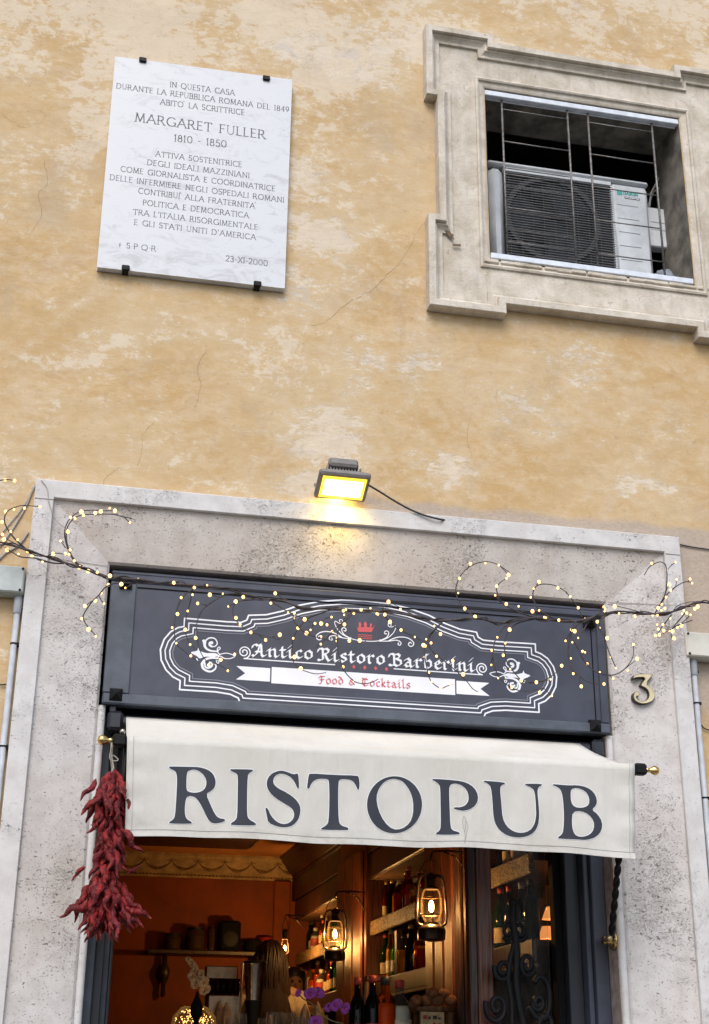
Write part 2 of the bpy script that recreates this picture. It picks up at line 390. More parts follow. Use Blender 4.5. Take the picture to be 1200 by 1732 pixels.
class Ink:
    """collects strokes and outlines in the plane (x, z) of a surface, meshes their union by marching squares"""
    def __init__(s, cell=.0012): s.c = cell; s.items = []
    def stroke(s, pts, r, nib=None, r2=None):
        n = len(pts)-1
        for i in range(n):
            ra = r + ((r2-r)*i/n if r2 is not None else 0); rb = r + ((r2-r)*(i+1)/n if r2 is not None else 0)
            s.items.append(('s', tuple(pts[i]), tuple(pts[i+1]), nib, ra, rb))
    def poly(s, polys, grow=0.): s.items.append(('p', [[tuple(q) for q in p] for p in polys], grow))
    def mesh(s, fn, rle=True):
        c = s.c; bb = []
        for it in s.items:
            if it[0] == 's':
                r = max(it[4], it[5])+(max(abs(it[3][0]), abs(it[3][1])) if it[3] is not None else 0)+2.5*c
                bb.append((min(it[1][0], it[2][0])-r, min(it[1][1], it[2][1])-r, max(it[1][0], it[2][0])+r, max(it[1][1], it[2][1])+r))
            else:
                A = np.array([q for p in it[1] for q in p]); r = it[2]+2.5*c; bb.append((A[:, 0].min()-r, A[:, 1].min()-r, A[:, 0].max()+r, A[:, 1].max()+r))
        x0 = min(b[0] for b in bb); z0 = min(b[1] for b in bb); x1 = max(b[2] for b in bb); z1 = max(b[3] for b in bb)
        nx = int((x1-x0)/c)+2; nz = int((z1-z0)/c)+2; D = np.full((nz, nx), 9., float)
        for it, b in zip(s.items, bb):
            i0 = max(int((b[0]-x0)/c), 0); i1 = min(int((b[2]-x0)/c)+2, nx); j0 = max(int((b[1]-z0)/c), 0); j1 = min(int((b[3]-z0)/c)+2, nz)
            U, V = np.meshgrid(x0+np.arange(i0, i1)*c, z0+np.arange(j0, j1)*c)
            if it[0] == 's': d = seg_sdf(U, V, it[1], it[2], it[3], it[4], it[5])
            else:
                d = np.full(U.shape, 9.); ins = np.zeros(U.shape, bool)
                for p in it[1]:
                    for k in range(len(p)):
                        a, q = p[k], p[(k+1) % len(p)]; d = np.minimum(d, seg_sdf(U, V, a, q))
                        if a[1] != q[1]: ins ^= ((a[1] > V) != (q[1] > V)) & (U < (q[0]-a[0])*(V-a[1])/(q[1]-a[1])+a[0])
                d = np.where(ins, -d, d)-it[2]
            D[j0:j1, i0:i1] = np.minimum(D[j0:j1, i0:i1], d)
        I = D < 0; cnt = I[:-1, :-1].astype(int)+I[1:, :-1]+I[:-1, 1:]+I[1:, 1:]
        mb = MB(); vs, fs = mb.v, mb.f
        def P(i, j): return (x0+i*c, z0+j*c)
        for j, i in zip(*np.nonzero((cnt > 0) & (cnt < 4))):
            cs = [(i, j), (i+1, j), (i+1, j+1), (i, j+1)]; poly = []
            for k in range(4):
                a, b = cs[k], cs[(k+1) % 4]; da, db = D[a[1], a[0]], D[b[1], b[0]]
                if da < 0: poly.append(P(*a))
                if (da < 0) != (db < 0):
                    t = da/(da-db); pa, pb = P(*a), P(*b); poly.append((pa[0]+(pb[0]-pa[0])*t, pa[1]+(pb[1]-pa[1])*t))
            if len(poly) >= 3:
                n = len(vs); vs += [fn(x, z) for x, z in poly]; fs.append(tuple(range(n, n+len(poly))))
        full = cnt == 4; mx = 100000 if rle else 8
        for j in range(nz-1):
            row = full[j]; i = 0
            idx = np.flatnonzero(np.diff(np.concatenate(([0], row.astype(int), [0]))))
            for a, b in zip(idx[::2], idx[1::2]):
                while a < b:
                    e = min(b, a+mx); n = len(vs); vs += [fn(*P(a, j)), fn(*P(e, j)), fn(*P(e, j+1)), fn(*P(a, j+1))]; fs.append((n, n+1, n+2, n+3)); a = e
        return mb
def arc(cx, cy, rx, ry, a0, a1, n=10):
    return [(cx+rx*math.cos(math.radians(a0+(a1-a0)*i/n)), cy+ry*math.sin(math.radians(a0+(a1-a0)*i/n))) for i in range(n+1)]

# ------------------------------------------------------------------ ground
g = MB(); g.box(-60, 60, -60, -2.4, -.15, -.12); props(g.build('street', simple('street_asphalt', (.06, .06, .06), .9, 0, .2, 8, .004)), kind='structure')
g = MB(); g.box(-60, 60, -2.4, .0, -.3, 0); props(g.build('pavement', simple('pavement_stone', (.22, .21, .2), .8, 0, .2, 5, .004)), kind='structure')

# ------------------------------------------------------------------ the building front
DX0, DX1, DZ = .165, 2.375, 3.60            # doorway
WX0, WX1, WZ0, WZ1 = 1.893, 2.985, 5.345, 6.393   # upper window
bld = thing('building', 'old ochre plaster building front with a travertine doorway and an upper window', 'building', (1.3, 0, 0))
wl = MB()
xs = [-7, DX0-.06, WX0, DX1+.06, WX1, 10]; zs = [0, DZ+.06, WZ0, WZ1, 11]
wl = MB()
holes = []
wl.plate([[(-7, 0), (DX0-.04, 0), (DX0-.04, DZ+.04), (DX1+.04, DZ+.04), (DX1+.04, 0), (10, 0), (10, 11), (-7, 11)],
          [(WX0, WZ0), (WX1, WZ0), (WX1, WZ1), (WX0, WZ1)]], 0, .32)
wl.build('plaster_wall', M_plaster, bld)
# cracks in the plaster
cr = MB()
def crack(px, w_=.0016):
    w_ *= .55
    P = []
    for i, (x, y) in enumerate(cat(px, 6)):
        p = at(x, y, -.0012); P.append(Vector((p[0]+ru(-.004, .004), p[1], p[2]+ru(-.005, .005))))
    for i in range(len(P)-1):
        a, b = P[i], P[i+1]; t = (b-a).normalized(); n = Vector((-t.z, 0, t.x))*w_*ru(.4, 1.1)
        cr.add([a-n, a+n, b+n*.8, b-n*.8], [(0, 1, 2, 3)])
crack([(350, 590), (335, 625), (340, 655), (330, 690)], .0012); crack([(262, 712), (243, 735), (240, 770), (232, 790)], .001)
crack([(700, 405), (680, 440), (650, 470), (630, 490), (590, 512), (550, 545), (520, 550)], .0012)
crack([(75, 270), (80, 310), (65, 330), (72, 360), (50, 400)], .0012); crack([(0, 190), (35, 215), (55, 212)], .001)
crack([(722, 372), (705, 395), (700, 405)], .001); crack([(180, 830), (175, 815), (190, 800), (205, 790)], .0012)
crack([(800, 700), (790, 740), (805, 790)], .0008); crack([(460, 300), (520, 330), (560, 325)], .0008)
cr.build('crack', simple('crack_shadow', (.20, .13, .07), .9), bld, kind='stuff', label='hairline cracks in the ochre plaster')

# travertine portal: border fillet, splayed faces, rounded inner edge
def ringseg(mb, prof, corners):      # prof [(o, Y)], sweep inverted-U: corners outer-left bottom, top-left, top-right, bottom-right
    (xl, zb), (_, zt), (xr, _) = corners[0], corners[1], corners[2]
    path = []
    for (o, Y) in prof:
        path.append([(xl+o, Y, zb), (xl+o, Y, zt-o), (xr-o, Y, zt-o), (xr-o, Y, zb)])
    return path
PX0, PX1, PZ = -.175, 2.748, 3.930
prof = [(0, .0), (0, -.060), (.004, -.064), (.078, -.064), (.081, -.060), (.081, -.044)]
prof2 = [(.0812, -.044), (.325, -.004), (.335, .006), (.336, .20)]
def upath(o, Y, zb=0.): e = .03 if o > .3 else 0; return [(PX0+o, Y, zb), (PX0+o, Y, PZ-o), (PX1-o-e, Y, PZ-o), (PX1-o-e, Y, zb)]
def usweep(prof, which, zb=0.):
    mb = MB(); k = {'left': (0, 1), 'top': (1, 2), 'right': (2, 3)}[which]
    vs = []; fs = []
    for (o, Y) in prof:
        P = upath(o, Y, zb); vs += [P[k[0]], P[k[1]]]
    for i in range(len(prof)-1): fs.append((2*i, 2*i+1, 2*i+3, 2*i+2))
    return mb.add(vs, fs)
usweep(prof, 'left').build('portal_border', M_travb, bld); usweep(prof, 'top').build('portal_border', M_travb, bld); usweep(prof, 'right').build('portal_border', M_travb, bld)
usweep(prof2, 'left').build('jamb_stone', M_trav, bld, label='left travertine jamb of the doorway, mitred at the top')
usweep(prof2, 'right').build('jamb_stone', M_trav, bld, label='right travertine jamb of the doorway carrying the number')
usweep(prof2, 'top').build('lintel_stone', M_trav_shaded, bld, label='stained travertine lintel over the sign')
for x0, x1 in ((-.175+.003, -.096), (2.669, 2.745)): jt = MB(); jt.box(x0, x1, -.0655, -.064, 3.838, 3.8405); jt.build('stone_joint', simple('joint_dirt', (.16, .14, .13), .9), bld)
for xa, xb, z in ((-.092, .150, 3.585), (2.395, 2.662, 3.60)):
    L = xb-xa; ya, yb = (-.0455, -.0075) if xa < 1 else (-.0075, -.0455)
    jt = MB(); jt.add([(xa, ya, z), (xb, yb, z-.004), (xb, yb, z-.0015), (xa, ya, z+.0025)], [(0, 1, 2, 3)]); jt.build('stone_joint', simple('joint_grey', (.27, .25, .24), .9), bld)
for s, xa, xb in ((-1, .160, .190), (1, 2.350, 2.382)):
    m = MB(); P = []
    cx = (xa+xb)/2; r = (xb-xa)/2
    vs = []; fs = []
    for k in range(9):
        a = math.pi*k/8; vs += [(cx-r*math.cos(a), -.008-r*1.0*math.sin(a)+.012, 0), (cx-r*math.cos(a), -.008-r*math.sin(a)+.012, 2.985)]
    for k in range(8): fs.append((2*k, 2*k+1, 2*k+3, 2*k+2))
    xi = xb if s < 0 else xa
    n = len(vs); vs += [(xi, .20, 0), (xi, .20, 2.985)]
    if s > 0: fs.append((n, n+1, 1, 0))
    else: fs.append((16, 17, n+1, n))
    m.add(vs, fs).build('rounded_edge', M_travb, bld, smooth=True)
m = MB(); m.box(2.346, 2.3505, .004, .20, 0, 2.985); m.build('jamb_reveal', simple('brown_reveal_stone', (.33, .27, .24), .8, 0, .2, 20, .003), bld)

# crossetted window surround
OUT = [(1.562, 6.700), (1.935, 6.700), (1.935, 6.648), (2.955, 6.648), (2.955, 6.700), (3.322, 6.700), (3.322, 6.250), (3.262, 6.250), (3.262, 5.530),
       (3.322, 5.530), (3.322, 5.012), (2.944, 5.012), (2.944, 5.068), (1.947, 5.068), (1.947, 5.012), (1.562, 5.012), (1.562, 5.530), (1.619, 5.530), (1.619, 6.250), (1.562, 6.250)]
def inset(P, d):      # mitre inset; P clockwise
    n = len(P); A = sum(P[i][0]*P[(i+1) % n][1]-P[(i+1) % n][0]*P[i][1] for i in range(n)); sg = 1 if A > 0 else -1; out = []
    for i in range(n):
        p0, p1, p2 = Vector(P[i-1]), Vector(P[i]), Vector(P[(i+1) % n])
        e1, e2 = (p1-p0).normalized(), (p2-p1).normalized(); n1 = Vector((-e1.y, e1.x))*sg; n2 = Vector((-e2.y, e2.x))*sg
        mm = n1+n2; k = d/max(.25, 1+n1.dot(n2)); out.append((p1.x+mm.x*k, p1.y+mm.y*k))
    return out
wp = [(0, .0), (0, -.062), (.003, -.066), (.034, -.066), (.036, -.062), (.037, -.044), (.041, -.046), (.046, -.046), (.052, -.036), (.060, -.029), (.066, -.026), (.072, -.0265), (.080, -.0265), (.081, -.012)]
sr = MB(); rings = []
for o, Y in wp:
    rings.append([(x, Y, z) for x, z in inset(OUT, o)])
n = len(OUT)
for r in rings: sr.v += r
for i in range(len(rings)-1):
    for k in range(n): sr.f.append((i*n+k, i*n+(k+1) % n, (i+1)*n+(k+1) % n, (i+1)*n+k))
sr.build('window_moulding', M_pep, bld)
pl = MB(); IR = [(1.837, 5.289), (3.041, 5.289), (3.041, 6.445), (1.837, 6.445)]
pl.plate([inset(OUT, .078), IR], -.0125, .0); pl.build('window_architrave', M_pep, bld)
im = MB(); ip = [(0, -.0), (0.0, -.022), (.010, -.026), (.018, -.022), (.020, -.012), (.030, -.010), (.040, -.0085), (.050, -.004), (.054, .006)]
IRC = IR[::-1]
for o, Y in ip: im.v += [(x, Y, z) for x, z in inset(IRC, o)]
for i in range(len(ip)-1):
    for k in range(4): im.f.append((i*4+k, i*4+(k+1) % 4, (i+1)*4+(k+1) % 4, (i+1)*4+k))
im.build('window_inner_moulding', M_pep, bld)
# broken keyed slots in the lower left ear
sl_ = MB(); q = zm(700, 340, 6)
for a in ([(255, 212), (335, 222), (335, 238), (255, 228)], [(395, 432), (480, 438), (480, 460), (395, 455)], [(298, 262), (350, 275), (380, 320), (415, 390), (385, 380), (345, 345), (318, 305)]):
    P = [at(*q(*c), -.0275) for c in a]; sl_.plate([[(p[0], p[2]) for p in P][::-1]], -.0272, -.026)
sl_.build('chipped_slot', simple('chipped_stone', (.20, .14, .09), .9, 0, .3, 40), bld)
# chips on the sill line and mortar under it
ch = MB()
for k in range(16):
    x = WX0-.03+k*.075+ru(-.01, .01); ch.bbox(x, x+.078, -.020+ru(-.004, .003), .0, WZ0-.022-ru(0, .006), WZ0-.004, .004)
ch.build('sill_mortar', M_pep, bld)
# reveals of the window
rv = MB(); D1 = .30
e_ = .003; rv.add([(WX1-e_, -.001, WZ0+e_), (WX1-e_, -.001, WZ1-e_), (WX1-e_, D1+.03, WZ1-e_), (WX1-e_, D1+.03, WZ0+e_), (WX0+e_, -.001, WZ0+e_), (WX0+e_, -.001, WZ1-e_), (WX0+e_, D1+.03, WZ1-e_), (WX0+e_, D1+.03, WZ0+e_)],
       [(0, 1, 2, 3), (4, 7, 6, 5), (1, 5, 6, 2), (0, 3, 7, 4)])
rv.build('window_reveal', simple('dull_brown_reveal', (.24, .215, .175), .9, 0, .3, 9, .006), bld)  # reveal in a darker brown than the window surround
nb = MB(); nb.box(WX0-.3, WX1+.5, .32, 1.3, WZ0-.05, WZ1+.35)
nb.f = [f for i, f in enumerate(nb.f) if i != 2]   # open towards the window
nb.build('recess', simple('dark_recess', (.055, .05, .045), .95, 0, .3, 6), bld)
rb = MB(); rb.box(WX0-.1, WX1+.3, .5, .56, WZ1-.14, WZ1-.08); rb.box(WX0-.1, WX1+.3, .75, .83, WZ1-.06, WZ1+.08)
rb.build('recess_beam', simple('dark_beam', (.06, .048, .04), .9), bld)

# ------------------------------------------------------------------ window guard
wg = thing('window_guard', 'thin iron bar guard between white rails across the upper window', 'window guard', (2.44, .03, WZ0))
for z0, z1, y0 in ((6.352, 6.384, -.004), (5.352, 5.384, -.012)):
    m = MB(); m.bbox(WX0+.002, WX1-.004 if z0 > 6 else WX1-.01, y0, y0+.03, z0, z1, .003); m.box(WX0+.004, WX1-.012, y0+.03, y0+.033, z0-.008, z1+.002); m.build('white_rail', M_galv, wg)
BX = (1.993, 2.357, 2.472, 2.836)
M_rod = simple('rusty_grey_rod', (.19, .19, .19), .5, .5, .3, 60, 0, (.11, .09, .075))
for x in BX: m = MB(); m.tube([(x, .022, 5.37), (x, .022, 6.37)], .006, 8); m.build('vertical_bar', M_rod, wg, smooth=True)
for x0, x1, off in ((BX[0], BX[1], 0), (BX[2], BX[3], 0.0)):
    for k in range(5):
        z = 6.295-k*.203+off; m = MB(); m.tube([(x0, .022, z), ((x0+x1)/2, .020, z-.003), (x1, .022, z)], .0036, 6); m.build('cross_rod', M_rod, wg, smooth=True)
# a second row of thin guard wires low on the left half
for k, z in enumerate((5.93, 5.82, 5.665, 5.56)):
    m = MB(); m.tube([(BX[0], .026, z), (BX[1], .026, z)], .003, 5); m.build('cross_rod', M_rod, wg)

# ------------------------------------------------------------------ air conditioner
ACY = .16; ax0, ax1, az0, az1 = 1.955, 2.850, 5.46, 6.045
M_acw = simple('off_white_casing', (.52, .55, .57), .45, 0, .12, 6)
ac = thing('air_conditioner', 'off white outdoor air conditioner unit with a round fan behind the window guard', 'air conditioner', (2.4, ACY+.15, az0))
m = MB()
m.bbox(ax0, ax0+.085, ACY, ACY+.32, az0, az1, .03)            # left rounded end
m.bbox(2.635, ax1, ACY, ACY+.32, az0, az1, .02)
m.box(ax0+.084, 2.636, ACY+.03, ACY+.32, az0, az0+.02); m.box(ax0+.084, 2.636, ACY+.02, ACY+.3, az1-.03, az1-.004)
m.bbox(ax0-.004, ax1+.004, ACY-.008, ACY+.33, az1-.004, az1+.026, .012)
m.bbox(ax0+.08, 2.64, ACY-.004, ACY+.01, az1-.032, az1-.006, .003); m.bbox(ax0+.08, 2.64, ACY-.004, ACY+.01, az0, az0+.025, .003)
m.build('casing', M_acw, ac, autos=40)
m = MB(); m.box(ax0+.085, 2.635, ACY+.022, ACY+.03, az0+.02, az1-.03); m.build('grille_backing', simple('fan_dark', (.02, .02, .022), .7), ac)
fc = (2.30, (az0+az1)/2)
m = MB(); m.lathe([(.262, 0), (.262, .02), (.235, .02), (.235, 0)], (0, 0, 0), 40, Matrix.Rotation(math.pi/2, 4, 'X')); m.v = [(x+fc[0], y+ACY+.02, z+fc[1]) for x, y, z in m.v]
m.build('fan_shroud', simple('shroud_grey', (.025, .025, .028), .6), ac, smooth=False)
for k in range(3):
    a0 = k*120+20; pts = arc(0, 0, .23, .23, a0, a0+75, 6); P = [(0.03*math.cos(math.radians(a0)), .03*math.sin(math.radians(a0)))]+pts
    m = MB(); m.plate([[(fc[0]+x, fc[1]+z) for x, z in P]], ACY+.014, ACY+.018); m.build('fan_blade', simple('blade_grey', (.035, .035, .04), .5), ac)
for k in range(34):
    z = az0+.032+k*(az1-az0-.072)/33; m = MB(); m.box(ax0+.082, 2.637, ACY-.003, ACY+.004, z-.0014, z+.0014); m.build('grille_slat', simple('grille_grey', (.13, .135, .14), .5), ac)
for k in range(9):
    x = ax0+.11+k*.062; m = MB(); m.box(x, x+.0035, ACY+.0045, ACY+.008, az0+.025, az1-.035); m.build('grille_stay', simple('stay_dark', (.16, .16, .17), .5), ac)
for x in (ax0+.0795, 2.631):
    m = MB()
    for k in range(40): z = az0+.03+k*(az1-az0-.07)/39; m.box(x, x+.0095, ACY-.0075, ACY-.0035, z-.004, z+.004)
    m.build('edge_teeth', M_acw, ac)
for k in range(5):
    z = az1-.145-k*.085; m = MB(); m.box(2.665, 2.785, ACY-.001, ACY+.001, z, z+.004); m.build('pressed_groove', simple('groove_grey', (.22, .23, .24), .7), ac)

# stroke capitals (unit cap height); straight ends on the lines get serifs
def E_(*a): return list(a)
CAPS = {
 'A': (.86, [[(0, 0), (.43, 1)], [(.43, 1), (.86, 0)], [(.18, .36), (.68, .36)]]),
 'B': (.62, [[(.08, 0), (.08, 1)], [(.08, 1)]+arc(.3, .76, .24, .24, 90, -90)+[(.08, .52)], [(.08, .52)]+arc(.32, .26, .28, .26, 90, -90)+[(.08, 0.001)]]),
 'C': (.84, [arc(.5, .5, .46, .5, 50, 310, 16)]),
 'D': (.84, [[(.08, 0), (.08, 1)], [(.08, .999)]+arc(.32, .5, .48, .499, 90, -90, 12)+[(.08, .001)]]),
 'E': (.58, [[(.08, 0), (.08, 1)], [(.08, .99), (.54, .99)], [(.08, .52), (.46, .52)], [(.08, .01), (.56, .01)]]),
 'F': (.54, [[(.08, 0), (.08, 1)], [(.08, .99), (.54, .99)], [(.08, .52), (.44, .52)]]),
 'G': (.90, [arc(.5, .5, .46, .5, 50, 330, 16), [(.86, 0.02), (.86, .42)], [(.68, .42), (.92, .42)]]),
 'I': (.16, [[(.08, 0), (.08, 1)]]),
 'L': (.54, [[(.08, 0), (.08, 1)], [(.08, .01), (.54, .01)]]),
 'M': (.98, [[(.08, 0), (.16, 1)], [(.16, .98), (.49, .05)], [(.49, .05), (.82, .98)], [(.82, 1), (.90, 0)]]),
 'N': (.84, [[(.1, 0), (.1, 1)], [(.1, .98), (.74, .02)], [(.74, .02), (.74, 1)]]),
 'O': (.98, [arc(.49, .5, .46, .5, 0, 360, 20)]),
 'P': (.58, [[(.08, 0), (.08, 1)], [(.08, .999)]+arc(.3, .74, .25, .259, 90, -90)+[(.08, .48)]]),
 'Q': (.98, [arc(.49, .5, .46, .5, 0, 360, 20), [(.5, .12), (.72, -.12), (.98, -.2)]]),
 'R': (.72, [[(.08, 0), (.08, 1)], [(.08, .999)]+arc(.3, .74, .25, .259, 90, -90)+[(.08, .48)], [(.32, .48), (.7, 0)]]),
 'S': (.56, [arc(.28, .75, .22, .25, 40, 250, 10)+arc(.28, .26, .24, .26, 80, -150, 10)]),
 'T': (.72, [[(.36, 0), (.36, 1)], [(.02, .99), (.70, .99)], [(.02, .99), (.0, .86)], [(.70, .99), (.72, .86)]]),
 'U': (.80, [[(.1, 1), (.1, .32)]+arc(.40, .32, .30, .32, 180, 360, 10)+[(.70, 1)]]),
 'V': (.82, [[(0.02, 1), (.41, .02)], [(.41, .02), (.80, 1)]]),
 'X': (.76, [[(.05, 1), (.71, 0)], [(.05, 0), (.71, 1)]]),
 'Z': (.68, [[(.05, .99), (.63, .99), (.05, .01), (.66, .01)]]),
 'K': (.74, [[(.08, 0), (.08, 1)], [(.08, .45), (.6, 1)], [(.25, .6), (.7, 0)]]),
 '0': (.72, [arc(.36, .5, .32, .5, 0, 360, 18)]), '1': (.3, [[(.15, 0), (.15, 1)], [(.02, .85), (.15, .98)]]),
 '2': (.62, [arc(.3, .72, .26, .28, 160, -20, 10)+[(.05, .02), (.6, .02)]]),
 '3': (.58, [arc(.26, .76, .22, .24, 150, -80, 10)+arc(.26, .26, .26, .26, 80, -150, 10)]),
 '4': (.64, [[(.46, 0), (.46, 1)], [(.46, .98), (.03, .3), (.62, .3)]]),
 '5': (.60, [[(.52, .98), (.16, .98), (.12, .56)]+arc(.28, .3, .28, .3, 110, -140, 10)]),
 '8': (.62, [arc(.3, .76, .2, .24, 0, 360, 14), arc(.3, .26, .26, .26, 0, 360, 16)]),
 '9': (.64, [arc(.3, .68, .26, .32, 0, 360, 16), [(.56, .68), (.5, .3), (.2, 0.02)]]),
 '-': (.40, [[(.05, .42), (.35, .42)]]), "'": (.16, [[(.12, 1.05), (.05, .82)]]), '`': (.02, [[(-.16, 1.22), (-.05, 1.08)]]),
 '.': (.22, [[(.1, .48), (.115, .5)]]), '+': (.5, [[(.25, .05), (.25, .85)], [(.02, .45), (.48, .45)]]), ' ': (.42, []), '_': (.8, [])}
def caps_text(ink, text, p0, p1, h, th=.062, serif=True, gap=.19):
    p0, p1 = np.array(p0), np.array(p1); W_ = 0
    for c in text: W_ += CAPS[c][0]+gap
    W_ -= gap; L = np.hypot(*(p1-p0)); sx = L/W_; e = (p1-p0)/L; u = np.array([-e[1], e[0]]); x = 0
    for c in text:
        w_, S = CAPS[c]
        T = lambda q: tuple(p0 + e*(x+q[0])*sx + u*q[1]*h)
        for s in S:
            ink.stroke([T(q) for q in s], th*h, nib=(e*th*.55*h) if abs(s[0][0]-s[-1][0]) < abs(s[0][1]-s[-1][1]) else None)
            if serif and c not in "-'`.+02589":
                for q, o in ((s[0], s[1]), (s[-1], s[-2])):
                    if q[1] in (0, 1) and abs(q[1]-o[1]) > .3: ink.stroke([T((q[0]-.13, q[1])), T((q[0]+.13, q[1]))], th*.62*h)
        x += w_+gap
# maker's badge on the casing
q = (2.672, az1-.075)
bk = Ink(.0009); caps_text(bk, 'DAIKIN', (q[0]+.032, q[1]), (q[0]+.115, q[1]), .018, .1, False)
bk.mesh(lambda x, z: (x, ACY-.0008, z)).build('badge_lettering', simple('teal_print', (.03, .32, .28), .5), ac)
m = MB(); m.box(q[0]-.002, q[0]+.026, ACY-.0015, ACY+.001, q[1]-.006, q[1]+.024); m.build('badge_square', simple('teal_print', (.03, .32, .28), .5), ac)
m = MB(); m.box(q[0]+.04, q[0]+.125, ACY-.0012, ACY+.001, q[1]-.024, q[1]-.012); m.build('badge_strip', simple('dark_print', (.05, .05, .06), .5), ac)
bk = Ink(.0007); caps_text(bk, 'INVERTER'.replace('V', 'V'), (q[0]+.045, q[1]-.021), (q[0]+.12, q[1]-.021), .006, .12, False)
bk.mesh(lambda x, z: (x, ACY-.002, z)).build('badge_lettering', M_white, ac)
eb = thing('electrical_box', 'small white electrical box mounted right of the air conditioner in the window', 'electrical box', (2.95, .3, 5.75))
m = MB(); m.bbox(2.885, 2.995, .26, .32, 5.74, 5.99, .006); m.build('box_body', simple('white_box', (.62, .66, .70), .4, 0, .05), eb)
m = MB(); m.box(2.9, 2.98, .2585, .26, 5.845, 5.849); m.box(2.9, 2.98, .2585, .26, 5.893, 5.897); m.build('seam', M_cableg, eb)
bgm = MB(); bgm.ball((2.93, .22, 5.485), .075, 14, 9, (1, .8, 1.05)); bgm.v = [(x+.012*math.sin(z*130+x*60), y, z+.010*math.sin(x*120)) for x, y, z in bgm.v]
props(bgm.build('cloth_bundle', simple('grey_cloth', (.27, .30, .36), .8, 0, .25, 30), smooth=True), 'crumpled grey cloth bundle at the right end of the window sill', 'bundle')
m = MB(); m.tube([Vector((2.90, .3, 5.9)), Vector((2.93, .29, 6.1)), Vector((2.99, .28, 6.22))], .006); m.tube([Vector((2.91, .3, 6.02)), Vector((2.95, .3, 6.12)), Vector((3.0, .29, 6.16))], .005)
props(m.build('window_cable', M_cableg, smooth=True), 'thin cables rising beside the white electrical box', 'cable')

# ------------------------------------------------------------------ marble plaque
PY = -.038
cn = [at(196, 96, PY), at(494, 135, PY), at(482, 488, PY), at(165, 451, PY)]
pq = thing('marble_plaque', 'veined white marble memorial plaque with engraved Italian inscription on the ochre wall', 'plaque', (cn[3][0], 0, cn[3][2]))
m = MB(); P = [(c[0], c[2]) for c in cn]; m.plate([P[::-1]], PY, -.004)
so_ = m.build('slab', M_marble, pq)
bv = so_.modifiers.new('b', 'BEVEL'); bv.width = .002; bv.segments = 2
ik = Ink(.0011); q = zm(140, 60, 3.158)
for tx, x0, y0, x1, y1, h in (("IN QUESTA CASA", 468, 275, 812, 320, 28), ("DURANTE LA REPUBBLICA ROMANA DEL 1849", 180, 282, 1103, 410, 28), ("ABITO` LA SCRITTRICE", 415, 368, 865, 425, 28),
        ("MARGARET FULLER", 280, 458, 975, 553, 46), ("1810 - 1850", 490, 565, 768, 598, 36), ("ATTIVA SOSTENITRICE", 390, 645, 850, 703, 28), ("DEGLI IDEALI MAZZINIANI", 345, 690, 890, 762, 28),
        ("COME GIORNALISTA E COORDINATRICE", 203, 725, 1028, 832, 28), ("DELLE INFERMIERE NEGLI OSPEDALI ROMANI", 145, 770, 1075, 893, 28), ("CONTRIBUI` ALLA FRATERNITA`", 297, 842, 925, 925, 28),
        ("POLITICA E DEMOCRATICA", 322, 905, 887, 975, 28), ("TRA L'ITALIA RISORGIMENTALE", 270, 955, 935, 1038, 28), ("E GLI STATI UNITI D'AMERICA", 275, 1010, 925, 1092, 28),
        ("+ S.P.Q.R.", 190, 1130, 405, 1155, 28), ("23-XI-2000", 765, 1205, 988, 1232, 30)):
    a, b, c = at(*q(x0, y0), PY), at(*q(x1, y1), PY), at(*q(x0, y0-h), PY)
    caps_text(ik, tx, (a[0], a[2]), (b[0], b[2]), c[2]-a[2], .036)
ik.mesh(lambda x, z: (x, PY-.0006, z)).build('engraved_lettering', M_engr, pq)
for px, py, up in ((242, 101, 1), (451, 132, 1), (213, 453, 0), (436, 480, 0)):
    c = at(px, py, PY-.006); m = MB(); z0, z1 = (c[2]-.014, c[2]+.014)
    m.bbox(c[0]-.018, c[0]+.018, PY-.012, PY+.0, z0, z1, .004); m.box(c[0]-.014, c[0]+.014, PY, -.001, z1-.012 if up else z0, z1 if up else z0+.012); m.build('iron_clip', M_black, pq)

# ------------------------------------------------------------------ flood light
fl = thing('flood_light', 'lit grey LED floodlight tilted down over the doorway', 'floodlight', (1.14, 0, 4.02))
M_fl = simple('grey_cast_metal', (.20, .19, .18), .5, .4, .1, 30)
tilt = Matrix.Translation((1.136, -.115, 4.010)) @ Matrix.Rotation(math.radians(64), 4, 'X')
m = MB()   # frame face points to -Y in local, tilted downward
m.bbox(-.115, .115, -.02, .012, -.078, .078, .008, tilt); m.bbox(-.095, .095, .012, .035, -.062, .062, .008, tilt); m.build('housing', M_fl, fl)
m = MB()
for k in range(12): x = -.075+k*.0136; m.box(x, x+.005, .0355, .060, -.045, .055, tilt)
m.build('cooling_fins', M_fl, fl)
m = MB(); m.bbox(-.066, .066, .048, .10, -.035, .075, .01, tilt); m.build('driver_box', M_fl, fl)
m = MB(); m.box(-.098, .098, -.0235, -.0205, -.060, .060, tilt); m.build('lens_border', emis('lens_yellow', (1., .62, .05), 1.1), fl)
m = MB(); m.bbox(-.086, .086, -.0275, -.0237, -.046, .046, .002, tilt); m.build('lit_lens', emis('lens_lit', (1., .80, .30), 4), fl)
m = MB(); m.tube([(1.03, -.10, 3.995), (1.03, -.04, 4.03), (1.07, -.006, 4.05)], .008); m.tube([(1.24, -.10, 3.995), (1.24, -.04, 4.03), (1.2, -.006, 4.05)], .008); m.bbox(1.06, 1.21, -.012, -.001, 4.03, 4.07, .003); m.build('bracket', M_fl, fl)
ld = bpy.data.lights.new('floodlight_beam', 'AREA'); ld.shape = 'RECTANGLE'; ld.size = .19; ld.size_y = .03; ld.energy = 1.9; ld.spread = math.radians(160); ld.color = (1., .66, .14)
lo = bpy.data.objects.new('floodlight_beam', ld); C.objects.link(lo)
nrm = (tilt.to_3x3() @ Vector((0, -1, 0)))
